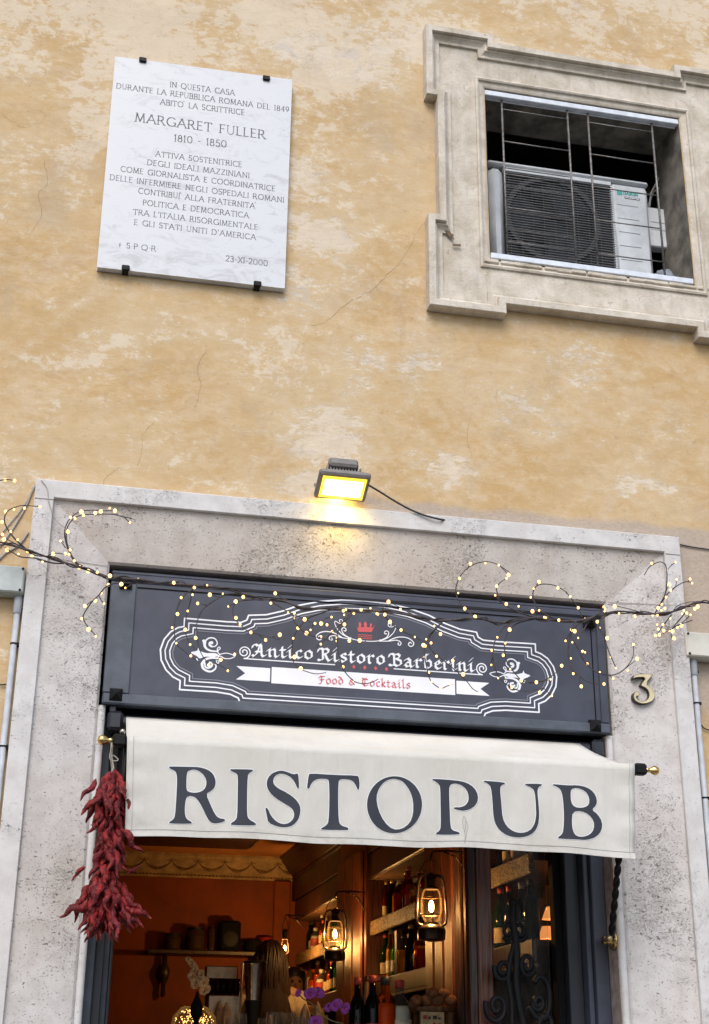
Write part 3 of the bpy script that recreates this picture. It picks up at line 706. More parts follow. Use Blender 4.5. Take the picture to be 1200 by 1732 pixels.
lo.matrix_world = Matrix.Translation((1.136, -.082, 3.962)) @ (Vector((0, .8, -.9))).normalized().to_track_quat('-Z', 'X').to_matrix().to_4x4()
m = MB(); q = zm(480, 740, 3.75)
m.tube([atv(*q(x, y), Y) for x, y, Y in cat([(545, 305, -.14), (620, 350, -.10), (700, 400, -.08), (800, 455, -.07), (900, 495, -.075), (1000, 520, -.075), (1050, 525, -.02)], 4)], .0045, 7)
props(m.build('lamp_cable', M_cable, smooth=True), 'black cable running from the floodlight down to the stone border', 'cable')

# ------------------------------------------------------------------ sign over the door
SY = -.020
sg = thing('shop_sign', 'slate grey restaurant sign with white cartouche and blackletter name above the awning', 'sign', (1.267, 0, 2.985))
sx0, sx1, sz0, sz1 = .172, 2.362, 2.988, 3.568
m = MB(); m.box(sx0+.03, sx1-.03, SY+.006, .10, sz0+.02, sz1-.03); m.build('panel', M_slate, sg)
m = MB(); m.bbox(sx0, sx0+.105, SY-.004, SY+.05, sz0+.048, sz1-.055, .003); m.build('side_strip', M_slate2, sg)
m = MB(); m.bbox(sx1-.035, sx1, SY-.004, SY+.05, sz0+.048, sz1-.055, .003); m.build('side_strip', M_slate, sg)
m = MB(); m.bbox(sx0, sx1, SY-.012, SY+.06, sz0, sz0+.045, .006); m.build('bottom_rail', M_slate2, sg)
m = MB(); m.bbox(sx0, sx1, SY-.006, SY+.06, sz1-.052, sz1-.018, .008); m.bbox(sx0, sx1, SY+.012, SY+.06, sz1-.016, sz1, .005); m.build('top_rail', M_slate, sg)
m = MB(); m.box(sx1-.062, sx1-.058, SY+.003, SY+.007, sz0+.05, sz1-.06); m.box(sx0+.11, sx1-.04, SY+.003, SY+.007, sz1-.075, sz1-.070); m.build('panel_joint', M_blackhole, sg)
for px, py in ((197, 1173), (1010, 1226), (1000, 1049), (214, 983)):
    c = at(px, py, SY-.03); m = MB(); r = .026
    m.add([(c[0]-r, SY-.013, c[2]-r), (c[0]+r, SY-.013, c[2]-r), (c[0]+r, SY-.013, c[2]+r), (c[0]-r, SY-.013, c[2]+r), (c[0], SY-.042, c[2]),
           (c[0]-r, SY+.004, c[2]-r), (c[0]+r, SY+.004, c[2]-r), (c[0]+r, SY+.004, c[2]+r), (c[0]-r, SY+.004, c[2]+r)],
          [(0, 1, 4), (1, 2, 4), (2, 3, 4), (3, 0, 4), (5, 6, 1, 0), (6, 7, 2, 1), (7, 8, 3, 2), (8, 5, 0, 3)]); m.build('pyramid_stud', M_black, sg)
PYS = SY+.0048
def onsign(f): return lambda x, z: (x, f, z)
def S(x, y): p = at(x, y, SY); return (p[0], p[2])
# cartouche outline, left half then mirrored
cx = 1.262
half = [(0, .287)]+[(-.10, .283), (-.20, .268), (-.29, .243), (-.36, .212), (-.43, .190), (-.505, .182)]
half += [(-.512, .160), (-.535, .148), (-.60, .146), (-.775, .148), (-.775, .112)]
half += [(-.80, .105), (-.83, .085), (-.855, .050), (-.868, .005), (-.862, -.040), (-.840, -.080), (-.81, -.108), (-.779, -.122), (-.779, -.160), (-.63, -.160), (-.57, -.166), (-.535, -.180), (-.528, -.198), (0, -.198)]
zc = 3.228
outl = half+[(-x, z) for x, z in half[::-1][1:-1]]
outl = [(cx+x, zc+z) for x, z in outl]
wk = Ink(.0012); gk = Ink(.0012)
for o, r, K in ((0, .0033, wk), (.019, .0026, wk), (.038, .0026, wk), (.050, .0020, gk)):
    P = inset(outl, o); P.append(P[0]); K.stroke(P, r)
wk.mesh(onsign(PYS)).build('cartouche_lines', M_white, sg); gk.mesh(onsign(PYS)).build('inner_line', M_greyline, sg)
# blackletter
BL = {
 'i': (.42, [[(0, .80), (.14, .95), (.14, .14), (.26, 0), (.40, .14)], [(.10, 1.32), (.22, 1.5)]]),
 'n': (.84, [[(0, .80), (.14, .95), (.14, .12), (.24, .02)], [(.16, .72), (.44, .96), (.56, .84), (.56, .14), (.68, 0), (.82, .14)]]),
 'r': (.60, [[(0, .80), (.14, .95), (.14, .12), (.26, 0)], [(.16, .72), (.40, .97), (.54, .82)]]),
 't': (.48, [[(.15, 1.28), (.15, .14), (.28, 0), (.44, .14)], [(-.02, .90), (.40, .92)]]),
 'c': (.58, [[(.52, .82), (.38, .96), (.13, .76), (.13, .2), (.32, 0), (.54, .17)]]),
 'o': (.72, [[(.36, .98), (.11, .76), (.11, .2), (.34, 0), (.60, .22), (.60, .76), (.36, .98)]]),
 's': (.60, [[(.50, .84), (.36, .98), (.12, .80), (.18, .60), (.46, .42), (.50, .2), (.28, 0), (.04, .12)]]),
 'a': (.78, [[(.08, .80), (.30, .98), (.50, .80), (.50, .14), (.62, 0), (.74, .12)], [(.50, .56), (.22, .50), (.09, .26), (.24, .0), (.48, .18)]]),
 'e': (.60, [[(.13, .44), (.50, .70), (.36, .98), (.13, .76), (.13, .2), (.32, 0), (.56, .17)]]),
 'b': (.74, [[(.04, 1.42), (.13, 1.58), (.13, .14), (.34, 0), (.60, .22), (.60, .76), (.40, .95), (.14, .70)], [(.13, 1.5), (.34, 1.62)]]),
 'l': (.42, [[(.04, 1.45), (.14, 1.6), (.14, .14), (.26, 0), (.40, .14)]]),
 'k': (.66, [[(.04, 1.45), (.14, 1.6), (.14, .0)], [(.14, .60), (.42, .95), (.50, .74), (.16, .50)], [(.24, .5), (.46, .06), (.62, .04)]]),
 'd': (.72, [[(.06, 1.42), (.30, 1.30), (.60, .76), (.60, .22), (.34, 0), (.11, .2), (.11, .72), (.42, .94)]]),
 'A': (1.05, [[(-.02, .12), (.12, 0), (.26, .18), (.44, .75), (.55, 1.42)], [(.55, 1.42), (.66, 1.3), (.70, .16), (.84, 0), (1.0, .14)], [(.22, .56), (.72, .56)], [(-.02, 1.02), (.02, 1.30), (.24, 1.42), (.40, 1.28), (.55, 1.42)]]),
 'R': (1.02, [[(.34, 1.36), (.36, .14)], [(-.04, 1.06), (.02, 1.34), (.22, 1.42), (.36, 1.30), (.62, 1.44), (.80, 1.26), (.76, .96), (.38, .74)], [(.52, .78), (.70, .20), (.84, 0), (1.0, .16)], [(-.04, .10), (.12, 0), (.36, .18)]]),
 'B': (1.08, [[(.36, 1.36), (.38, .14)], [(-.06, 1.04), (.0, 1.34), (.22, 1.42), (.38, 1.28), (.66, 1.44), (.84, 1.24), (.76, .98), (.40, .80)], [(.60, .82), (.92, .66), (.94, .24), (.62, 0), (.38, .14), (.14, 0), (-.04, .12)]]),
 'F': (.74, [[(.26, 1.3), (.28, .3), (.16, .04), (-.08, .0)], [(-.06, 1.06), (.08, 1.36), (.70, 1.36)], [(.04, .74), (.56, .76)]]),
 'C': (.94, [[(.80, 1.18), (.56, 1.40), (.16, 1.1), (.12, .38), (.44, 0), (.84, .22)], [(.46, 1.34), (.42, .26)], [(.1, 1.5), (.2, 1.3), (.5, 1.4)]]),
 '&': (.90, [[(.78, .1), (.24, .88), (.40, 1.24), (.56, 1.04), (.14, .44), (.22, .06), (.48, 0), (.80, .56)]]), ' ': (.30, [])}
def bl_text(ink, text, p0, p1, xh, w_=.115, rmin=.03, gap=.13, ang=42):
    p0, p1 = np.array(p0), np.array(p1); W_ = sum(BL[c][0]+gap for c in text)-gap; L = np.hypot(*(p1-p0)); sx = L/W_; e = (p1-p0)/L; u = np.array([-e[1], e[0]]); x = 0
    nib = (e*math.cos(math.radians(ang))+u*math.sin(math.radians(ang)))*w_*xh
    for c in text:
        for s in BL[c][1]: ink.stroke([tuple(p0+e*(x+a)*sx+u*b*xh) for a, b in s], rmin*xh, nib=nib)
        x += BL[c][0]+gap
q1 = zm(400, 1070, 5.4545); q2 = zm(600, 1080, 5)
for nm, tx, a, b, xh in (('name_lettering', 'Antico', q1(152, 212), q1(712, 240), 76/5.45), ('name_lettering', 'Ristoro', q1(760, 252), q2(262, 215), 74/5.2), ('name_lettering', 'Barberini', q2(300, 225), q2(1016, 277), 14.2)):
    K = Ink(.0011); A, B_ = S(*a), S(*b); h = S(a[0], a[1]-xh)[1]-A[1]; bl_text(K, tx, A, B_, h, .125, .028); K.mesh(onsign(PYS)).build(nm, M_white, sg)
# ribbon
rb_ = Ink(.0015); q3 = zm(260, 1000, 3.3333); q4 = zm(600, 1020, 3.3333)
rib = [S(*q3(668, 423)), S(*q4(568, 430)), S(*q4(568, 522)), S(*q3(668, 512))]
z1_, z0_ = (rib[0][1]+rib[1][1])/2, (rib[2][1]+rib[3][1])/2; rx0, rx1 = rib[0][0], rib[1][0]
rb_.poly([[(rx0, z1_), (rx1, z1_), (rx1, z0_), (rx0, z0_)]])
tl = S(*q3(468, 420))[0]; nk = S(*q3(518, 458))[0]; ta = S(*q4(762, 460))[0]; nk2 = S(*q4(712, 490))[0]; za, zb = z1_-.006, z0_+.006; zm_ = (za+zb)/2
rb_.poly([[(tl, za), (rx0-.006, za), (rx0-.006, zb), (tl, zb), (nk, zm_)]]); rb_.poly([[(rx1+.006, za), (ta, za), (nk2, zm_), (ta, zb), (rx1+.006, zb)]])
rb_.mesh(onsign(PYS)).build('ribbon', M_white, sg)
for tx, a, b, xh in (('Food', q1(770, 468), q1(990, 475), 9.), ('&', q1(1035, 478), q1(1100, 482), 8.), ('Cocktails', q2(62, 398), q2(476, 420), 9.)):
    K = Ink(.0009); A, B_ = S(*a), S(*b); h = S(a[0], a[1]-xh)[1]-A[1]; bl_text(K, tx, A, B_, h, .085, .03); K.mesh(onsign(PYS-.0016)).build('tagline_lettering', M_red, sg)
# scroll rules, swirls, crown, diamonds, fleurs
def spiral(c, r0, r1, a0, a1, n=26): return [(c[0]+(r0+(r1-r0)*i/n)*math.cos(math.radians(a0+(a1-a0)*i/n)), c[1]+(r0+(r1-r0)*i/n)*math.sin(math.radians(a0+(a1-a0)*i/n))) for i in range(n+1)]
fk = Ink(.0011); W1 = S(*q3(510, 340)); k_ = .00255
r_ = .0235
bz = S(*q3(515, 378))[1]
fk.stroke(spiral((W1[0]+.002, bz+r_*1.2), .006, r_*1.2, 560, -90, 44), .0026)
fk.stroke([(W1[0]+.002, bz), (S(*q3(1023, 415))[0], bz)], .0024)
W2 = S(*q4(722, 378)); bz2 = bz
fk.stroke(spiral((W2[0], bz2+r_*1.2), .006, r_*1.2, -380+0, 270, 44), .0026); fk.stroke([(S(*q4(225, 378))[0], bz2), (W2[0], bz2)], .0024)
fk.mesh(onsign(PYS)).build('scroll_rules', M_white, sg)
# flourish round the crown (traced right half, mirrored for the left)
q5 = zm(530, 1020, 6.6667); ck = Ink(.0011); crx = S(*q5(592, 300))[0]
def both(pts, r, r2=None, sm=True):
    P = [S(*q5(x, y)) for x, y in pts]; P = [tuple(p) for p in (cat(P, 4) if sm else P)]
    ck.stroke(P, r, r2=r2); ck.stroke([(2*crx-x, z) for x, z in P], r, r2=r2)
both([(600, 425), (680, 428), (760, 420)], .0018); both([(775, 412), (830, 385), (855, 345), (850, 318), (825, 310), (808, 325), (815, 345), (832, 342)], .0020)
both([(775, 415), (850, 385), (910, 330), (938, 270)], .0022, .0014); both([(938, 270), (925, 250), (895, 265), (860, 262), (848, 238), (862, 222), (885, 235), (878, 250)], .0016)
both([(775, 425), (860, 425), (930, 415), (975, 425), (995, 450), (980, 472), (960, 462), (968, 445)], .0020); both([(860, 418), (940, 385), (1020, 380), (1090, 400), (1135, 440), (1130, 475), (1100, 485), (1078, 465), (1092, 440), (1112, 450)], .0022)
for sgn in (1, -1): c = S(*q5(760, 420)); x = c[0] if sgn > 0 else 2*crx-c[0]; ck.stroke(arc(x, c[1], .004, .004, 0, 360, 10), .0014)
ck.mesh(onsign(PYS)).build('flourish', M_white, sg)
cw = Ink(.0010); cw_pts = [(480, 235), (500, 275), (512, 320), (662, 325), (682, 285), (705, 235), (672, 282), (660, 268), (668, 240), (655, 218), (642, 240), (645, 268), (622, 272), (605, 262), (612, 235), (592, 200), (572, 232), (580, 262), (560, 272), (540, 265), (548, 235), (528, 205), (515, 232), (520, 262), (505, 278)]
cw.poly([[S(*q5(x, y)) for x, y in cw_pts]])
for a in ((508, 352), (508, 372), (508, 392)): cw.stroke([S(*q5(*a)), S(*q5(665, a[1]+10))], .0016)
cw.mesh(onsign(PYS)).build('crown_emblem', M_red, sg)
dk = Ink(.0010)
for x, y in ((1087, 313), (1187, 320)):
    c = S(*q1(x, y)); dk.poly([[(c[0]-.008, c[1]), (c[0], c[1]-.010), (c[0]+.008, c[1]), (c[0], c[1]+.010)]])
for x, y in ((90, 243), (181, 249), (273, 256)):
    c = S(*q2(x, y)); dk.poly([[(c[0]-.008, c[1]), (c[0], c[1]-.010), (c[0]+.008, c[1]), (c[0], c[1]+.010)]])
dk.mesh(onsign(PYS)).build('diamonds', M_red, sg)
q6 = zm(310, 1060, 7.0588)
def fleur(mirror):
    K = Ink(.0011); cxm = cx
    def T(p):
        a = S(*q6(*p)); return (2*cxm-a[0]+.004, a[1]) if mirror else a
    def st(pts, r, r2=None): K.stroke([tuple(p) for p in cat([T(p) for p in pts], 4)], r*.001, r2=None if r2 is None else r2*.001)
    K.poly([chaikin([T(p) for p in ((85, 300), (150, 288), (175, 280), (182, 240), (195, 285), (215, 290), (270, 312), (340, 310), (395, 312), (430, 335), (395, 360), (330, 358), (270, 352), (240, 362), (200, 380), (165, 345), (120, 325))], 1)])
    st([(420, 345), (450, 325), (510, 312), (560, 320), (600, 335), (620, 350), (580, 372), (530, 378), (490, 372), (455, 350), (430, 352), (400, 378)], 2.0)
    st([(415, 300), (425, 275), (445, 258), (438, 240), (420, 245), (410, 270), (415, 300), (440, 325)], 2.0)
    st([(400, 290), (340, 285), (290, 265), (262, 230), (258, 190)], 3.0, 6.0); st([(258, 190), (255, 165), (240, 165)], 7., 4.)
    st([(262, 215), (275, 160), (320, 130), (375, 135), (405, 170), (408, 205), (380, 232), (345, 232)], 3.2, 2.2)
    st([(345, 232), (320, 215), (325, 190), (345, 188)], 4.2, 6.5)
    st([(420, 375), (360, 370), (300, 375), (255, 400), (228, 440)], 3.0, 6.0); st([(228, 440), (240, 490), (290, 525), (340, 530), (385, 500), (395, 460), (375, 435)], 5.5, 2.2)
    st([(262, 430), (265, 470), (300, 490), (340, 470), (350, 435), (320, 425)], 3., 4.5); st([(300, 455), (325, 470)], 5, 5)
    st([(400, 400), (405, 425), (425, 432), (430, 410), (415, 402)], 1.8); st([(165, 380), (178, 405)], 3., 1.5)
    return K.mesh(onsign(PYS)).build('fleur_ornament', M_white, sg)
fleur(False); fleur(True)
# near black board painted as the shade of the recess behind and under the sign
m = MB(); m.box(DX0-.03, DX1+.03, .101, .19, 2.97, 3.64); props(m.build('recess_shade_board', M_blackhole), 'dark backing board closing the doorway behind the sign', 'board')

# ------------------------------------------------------------------ door frame
df = thing('door_frame', 'slate painted metal door frame lining the stone opening', 'door frame', (1.27, .2, 0))
for a, b, y0, y1, mt in ((.190, .225, .10, .16, M_slate2), (.225, .262, .15, .24, M_blackp), (.262, .285, .22, .30, M_slate2), (.285, .300, .24, .32, M_blackp)):
    m = MB(); m.bbox(a, b, y0, y1, 0, 2.97, .004); m.build('jamb_post', mt, df)
for a, b, y0, y1, mt in ((2.285, 2.345, .10, .17, M_slate), (2.262, 2.2845, .13, .20, M_slate), (2.20, 2.262, .19, .28, M_blackp), (2.165, 2.20, .24, .30, M_blackhole)):
    m = MB(); m.bbox(a, b, y0, y1, 0, 2.97, .004); m.build('jamb_post', mt, df)
m = MB(); m.bbox(.19, 2.345, .12, .26, 2.86, 2.965, .006); m.build('head_rail', M_blackp, df)

# ------------------------------------------------------------------ awning
AY = -.42; aw = thing('awning', 'cream fabric awning with RISTOPUB lettering on its front flap', 'awning', (1.27, 0, 2.9))
def fabric():
    t = NT('cream_awning_cloth'); n = t.noise(3, t.co((1, 1, 1)), 5, .6); d = t.noise(9, t.co((1, 1, 2)), 6, .7, .5); s_ = t.noise(5, t.co((4, 1, .3)), 4, .5)
    sep = t.n('SeparateXYZ'); t.t.links.new(t.tc.outputs['Object'], sep.inputs[0])
    low = t.math('SUBTRACT', 1., t.ramp(sep.outputs[2], -.50, -.36))
    c = t.mix(t.ramp(n, .3, .7), (.55, .535, .485), (.61, .60, .56))
    c = t.mix(t.math('MULTIPLY', t.math('MULTIPLY', t.ramp(d, .45, .7), low), .45), c, (.42, .38, .32))
    c = t.mix(t.math('MULTIPLY', t.ramp(d, .62, .72), .18), c, (.48, .40, .30))
    wv = t.n('TexWave', bands_direction='X'); t.t.links.new(t.co(), wv.inputs[0]); wv.inputs['Scale'].default_value = 160; wv.inputs['Distortion'].default_value = 1
    t.bump(t.math('MULTIPLY_ADD', wv.outputs[1], .04, t.math('ADD', s_, t.math('MULTIPLY', n, 1.5))), .012, .6)
    return t.out(c, .85, spec=.15)
M_cloth = fabric()
def top_pt(u, v):      # v 0 roller .. 1 front bar
    x0 = .274+(.262-.274)*v; x1 = 2.225+(2.284-2.225)*v; z = 2.944+(2.766-2.944)*v - .016*math.sin(math.pi*v) + .003*math.sin(u*17+v*5)*math.sin(math.pi*v)
    return Vector((x0+(x1-x0)*u, .0+(AY-.0)*v, z))
def val_y(x, z):
    k = (2.766-z)/.37
    return AY-.012+.012*k*k*0 + .008*math.sin(x*5.1+.6)*k+.0035*math.sin(x*13+z*9)*k+.0022*math.sin(x*29-z*14)*k+.004*math.exp(-((x-.3)/.06)**2)*math.sin(z*60)+.004*math.exp(-((x-2.25)/.06)**2)*math.sin(z*52) + .006*k
def val_pt(u, v):
    x0 = .262+.018*v; x1 = 2.284-.022*v; z0 = 2.402+.0045*math.sin(u*11)+.008*math.sin(u*3.1)+.002*math.sin(u*31); z = 2.770+(z0-2.770)*v; x = x0+(x1-x0)*u
    return Vector((x, val_y(x, z), z))
def grid(fn, nu, nv, th=None):
    vs = [fn(i/nu, j/nv) for j in range(nv+1) for i in range(nu+1)]; fs = [(j*(nu+1)+i, (j+1)*(nu+1)+i, (j+1)*(nu+1)+i+1, j*(nu+1)+i+1) for j in range(nv) for i in range(nu)]
    return MB().add(vs, fs)
o = grid(top_pt, 60, 10).build('canopy', M_cloth, aw, smooth=True)
o2 = grid(val_pt, 90, 14).build('front_flap', M_cloth, aw, smooth=True)
for oo in (o, o2): sm = oo.modifiers.new('s', 'SOLIDIFY'); sm.thickness = .0015; sm.offset = 0
m = MB()
hem = lambda u, v: val_pt(u, .94+.062*v)+Vector((0, -.0028, 0)); grid(hem, 80, 2).build('hem', M_cloth, aw, smooth=True)
m = MB(); P = [val_pt(u/80, .938)+Vector((0, -.0034, 0)) for u in range(81)]; m.tube(P, .0008, 4); m.build('hem_stitching', simple('stitch_dark', (.2, .2, .2), .8), aw)
for e in (0, 1):
    P = [val_pt(.012 if e == 0 else .988, v/20)+Vector((0, -.003, 0)) for v in range(21)]; m = MB(); m.tube(P, .0005, 4); m.build('hem_stitching', simple('stitch_dark', (.2, .2, .2), .8), aw)
zR = zm(270, 1280, 4.615); zT = zm(510, 1290, 4.615); zP = zm(720, 1300, 3.75)
def ell(cx, cy, rx, ry, rot, n=28):
    r = math.radians(rot); return [(cx+rx*math.cos(a)*math.cos(r)-ry*math.sin(a)*math.sin(r), cy+rx*math.cos(a)*math.sin(r)+ry*math.sin(a)*math.cos(r)) for a in [2*math.pi*i/n for i in range(n)]]
LET = [
 (zR, [[(70,82),(85,76),(250,80),(310,82),(375,100),(420,135),(440,190),(432,240),(400,270),(362,292),(400,380),(430,445),(460,480),(515,488),(505,508),(450,522),(405,518),(375,485),(330,390),(300,340),(270,312),(225,305),(205,330),(197,400),(200,460),(215,490),(255,512),(248,524),(78,520),(75,508),(110,488),(122,460),(130,350),(138,200),(135,135),(120,108),(90,98)],
       [(225,110),(270,98),(315,115),(350,150),(368,195),(360,240),(335,270),(280,285),(225,275),(210,255),(210,180),(215,130)]]),
 (zR, [[(548,104),(555,97),(725,100),(732,110),(700,128),(688,150),(683,300),(682,450),(695,490),(755,522),(750,538),(560,536),(552,522),(590,500),(605,470),(610,300),(612,150),(600,130),(565,115)]]),
 (zR, [[(1082,135),(1088,200),(1087,255),(1075,250),(1050,190),(1010,150),(950,130),(905,145),(885,180),(890,215),(920,245),(1000,285),(1060,330),(1095,380),(1100,430),(1085,490),(1040,540),(980,553),(920,545),(848,515),(838,460),(825,405),(832,395),(848,410),(870,460),(910,505),(960,528),(1010,520),(1045,485),(1052,440),(1030,400),(980,370),(900,320),(850,270),(833,215),(845,165),(880,128),(940,108),(990,118),(1045,140),(1070,132)]]),
 (zT, [[(65,85),(250,97),(435,100),(450,115),(455,170),(450,212),(438,210),(425,175),(400,140),(350,128),(300,130),(288,155),(286,300),(290,450),(305,490),(365,508),(368,520),(355,528),(160,524),(150,515),(195,490),(212,460),(218,300),(215,150),(205,130),(150,125),(105,135),(75,165),(60,205),(45,205),(42,190),(55,100)]]),
 (zT, [ell(728, 327, 216, 222, 0), [(705,125),(650,145),(605,200),(585,270),(600,360),(650,460),(720,520),(790,515),(850,470),(875,400),(875,300),(850,220),(800,150),(750,128)]]),
 (zP, [[(38,70),(50,65),(200,75),(260,88),(310,120),(335,170),(330,215),(300,250),(250,268),(205,262),(175,250),(185,244),(225,245),(258,230),(275,200),(270,150),(245,115),(205,95),(170,95),(152,110),(150,150),(155,260),(160,360),(170,390),(220,405),(215,418),(75,417),(68,408),(95,390),(100,360),(97,250),(93,120),(85,100),(60,80)]]),
 (zP, [[(362,80),(375,77),(500,88),(505,98),(480,105),(472,130),(482,220),(490,310),(515,365),(560,400),(610,410),(660,395),(690,355),(700,300),(697,230),(690,150),(675,125),(630,105),(628,97),(735,98),(735,108),(712,120),(707,150),(715,230),(720,300),(713,360),(690,405),(640,432),(580,438),(520,425),(470,390),(440,340),(430,280),(425,200),(415,120),(400,98)]]),
 (zP, [[(798,103),(810,100),(900,108),(960,106),(1020,118),(1065,150),(1087,200),(1080,235),(1050,262),(1090,290),(1120,340),(1115,395),(1080,435),(1020,455),(960,452),(840,445),(835,438),(860,420),(870,395),(875,300),(870,200),(860,145),(840,120)],
       [(922,130),(960,122),(1005,140),(1030,170),(1038,210),(1025,240),(985,252),(940,245),(920,215),(917,160)], [(930,275),(985,270),(1035,295),(1065,335),(1065,385),(1040,420),(990,437),(950,430),(930,400),(922,340)]])]
hk = Ink(.002)
for z_, polys in LET:
    PP = [[(lambda a: (a[0], a[2]))(at(*z_(*p), AY-.010)) for p in chaikin(pl_, 1)] for pl_ in polys]
    K = Ink(.0017); K.poly(PP); K.mesh(lambda x, z: (x, val_y(x, z)-.0030, z), rle=False).build('letter', M_ink, aw); hk.poly(PP, .0028)
hk.mesh(lambda x, z: (x, val_y(x, z)-.0018, z), rle=False).build('letter_outline', simple('white_print', (.74, .76, .78), .7, 0, .02), aw)
sk = Ink(.0011)
for pts in ([(242, 300), (236, 340), (244, 380), (252, 430), (248, 475)], [(245, 300), (262, 340), (270, 370), (262, 400), (256, 440), (252, 478)], [(250, 330), (256, 360), (250, 400)]):
    sk.stroke([(lambda a: (a[0], a[2]))(at(*zP(x, y), AY-.010)) for x, y in cat(pts, 4)], .0007)
sk.mesh(lambda x, z: (x, val_y(x, z)-.0030, z), rle=False).build('scuff_mark', simple('scuff_grey', (.30, .28, .26), .9), aw)
# roller, bar, fittings
m = MB(); m.tube([(.235, .035, 2.925), (2.275, .035, 2.925)], .034, 18); m.build('roller', M_blackp, aw, smooth=False)
m = MB(); m.tube([(.215, AY+.012, 2.752), (2.330, AY+.012, 2.752)], .013, 12); m.build('front_bar', M_black, aw, smooth=True)
for x, sgn in ((.262, -1), (2.290, 1)):
    m = MB(); m.bbox(min(x, x+sgn*.052), max(x, x+sgn*.052), AY-.008, AY+.034, 2.732, 2.778, .008); m.build('end_cap', M_black, aw)
    R_ = Matrix.Rotation(sgn*math.pi/2, 4, 'Y'); m = MB(); m.lathe([(.012, 0), (.009, .012), (.008, .018), (.016, .030), (.020, .042), (.014, .054), (.0, .058)], (x+sgn*.05, AY+.012, 2.754), 14, R_)
    m.build('brass_finial', M_brass, aw, smooth=True)
m = MB(); m.ball((.245, AY+.006, 2.788), .011); m.build('steel_knob', M_steel, aw, smooth=True)
m = MB(); m.bbox(.200, .262, -.02, .06, 2.885, 2.965, .012); m.bbox(.205, .232, -.01, .06, 2.96, 2.985, .004); m.build('roller_bracket', M_blackp, aw)
m = MB(); m.bbox(2.28, 2.335, -.02, .06, 2.885, 2.965, .012); m.build('roller_bracket', M_blackp, aw)
# right arm: twisted wrought iron from brass rosette up to the bar
def arm(x0, z0, x1, lab):
    a, b = Vector((x0, -.045, z0)), Vector((x1, AY+.03, 2.50)); m = MB(); P1, P2 = [], []
    for i in range(41):
        t = i/40; c = a.lerp(b, t); an = t*math.pi*9
        off = Vector((math.cos(an), 0, 0))*.007+Vector((0, math.sin(an), 0))*.007; P1.append(c+off); P2.append(c-off)
    m.tube(P1, .0085, 7); m.tube(P2, .0085, 7); m.tube([b, b+Vector((0, 0, .12)), Vector((x1, AY+.03, 2.745))], .009, 8)
    m.build('twisted_arm', M_black, aw, smooth=True)
    m = MB(); m.tube([b+Vector((.03*math.cos(k*.5)-.03+.004*k, 0, .03*math.sin(k*.5)+.01)) for k in range(16)], .006, 7); m.build('arm_curl', M_black, aw, smooth=True)
arm(2.300, 2.130, 2.225, 'right')
m = MB(); R_ = Matrix.Rotation(-math.pi/2, 4, 'Y')
m.lathe([(.040, 0), (.040, .006), (.030, .012), (.016, .020), (.014, .034), (.020, .044), (.014, .052), (0, .054)], (2.344, .035, 2.130), 20, R_); m.build('brass_rosette', M_brass, aw, smooth=True)
m = MB(); m.tube([(2.30, .03, 2.13), (2.29, -.045, 2.13), (2.28, -.075, 2.127)], .010, 8); m.ball((2.279, -.078, 2.127), .013); m.build('hinge_pin', M_brass_old, aw, smooth=True)
arm(.235, 2.13, .262, 'left')

# ------------------------------------------------------------------ string of dried chillies
def chili_mat():
    t = NT('dried_chilli_skin'); n = t.noise(30, t.co((1, 1, 1)), 6, .7, .6); oi = t.n('ObjectInfo')
    c = t.mix(t.ramp(n, .35, .68), (.06, .005, .006), (.32, .020, .018)); c = t.mix(t.math('MULTIPLY', oi.outputs['Random'], .55), c, (.11, .010, .018))
    t.bump(t.noise(70, None, 4, .6, 1), .008, .9); return t.out(c, .36, spec=.3)
M_ch = chili_mat()
cs = thing('chilli_string', 'hanging bunch of dried dark red chillies tied left of the awning', 'dried chillies', tuple(at(190, 1300, -.40)))
CO_ = Vector(cs['org'])
var = []
for k in range(7):
    L = ru(.11, .155); n = 16; P = []; R_ = []; bx, by = ru(-.03, .03), ru(-.03, .03); tw = ru(.0, 6)
    for i in range(n+1):
        t = i/n; P.append(Vector((bx*t*t+.007*math.sin(t*9+tw), by*t*t+.006*math.sin(t*11+tw*2), -L*t)))
        R_.append(.0175*(math.sin(math.pi*min(t*2.2, 1)*.5)**.6)*(1-max(0, t-.35)/.65)**.75*ru(.82, 1.14)+.0016)
    m = MB(); m.tube(P, R_, 9)
    vs = []
    for i, v in enumerate(m.v):
        ring = i//9; kk = i % 9; a = 1-ru(.10, .28)*((kk+ring//2) % 3 == 0); c = P[ring]; vs.append(tuple(c+(Vector(v)-c)*a))
    m.v = vs; me = bpy.data.meshes.new('chilli'); me.from_pydata([tuple(v) for v in m.v], [], m.f); me.update()
    me.polygons.foreach_set('use_smooth', [True]*len(me.polygons)); me.materials.append(M_ch); var.append(me)
def chili(px, py, ang, out, sc):
    o = bpy.data.objects.new('chilli', random.choice(var)); C.objects.link(o); o.parent = cs
    Yd = -.40+ru(-.05, .05); p = Vector(at(px, py, Yd))-CO_; o.location = p
    o.rotation_euler = (out, ang, ru(0, 6.28)) if False else (0, 0, 0)
    o.matrix_basis = Matrix.Translation(p) @ Matrix.Rotation(ang, 4, 'Y') @ Matrix.Rotation(out, 4, 'X') @ Matrix.Rotation(ru(0, 6.28), 4, 'Z') @ Matrix.Diagonal((sc, sc, sc, 1))
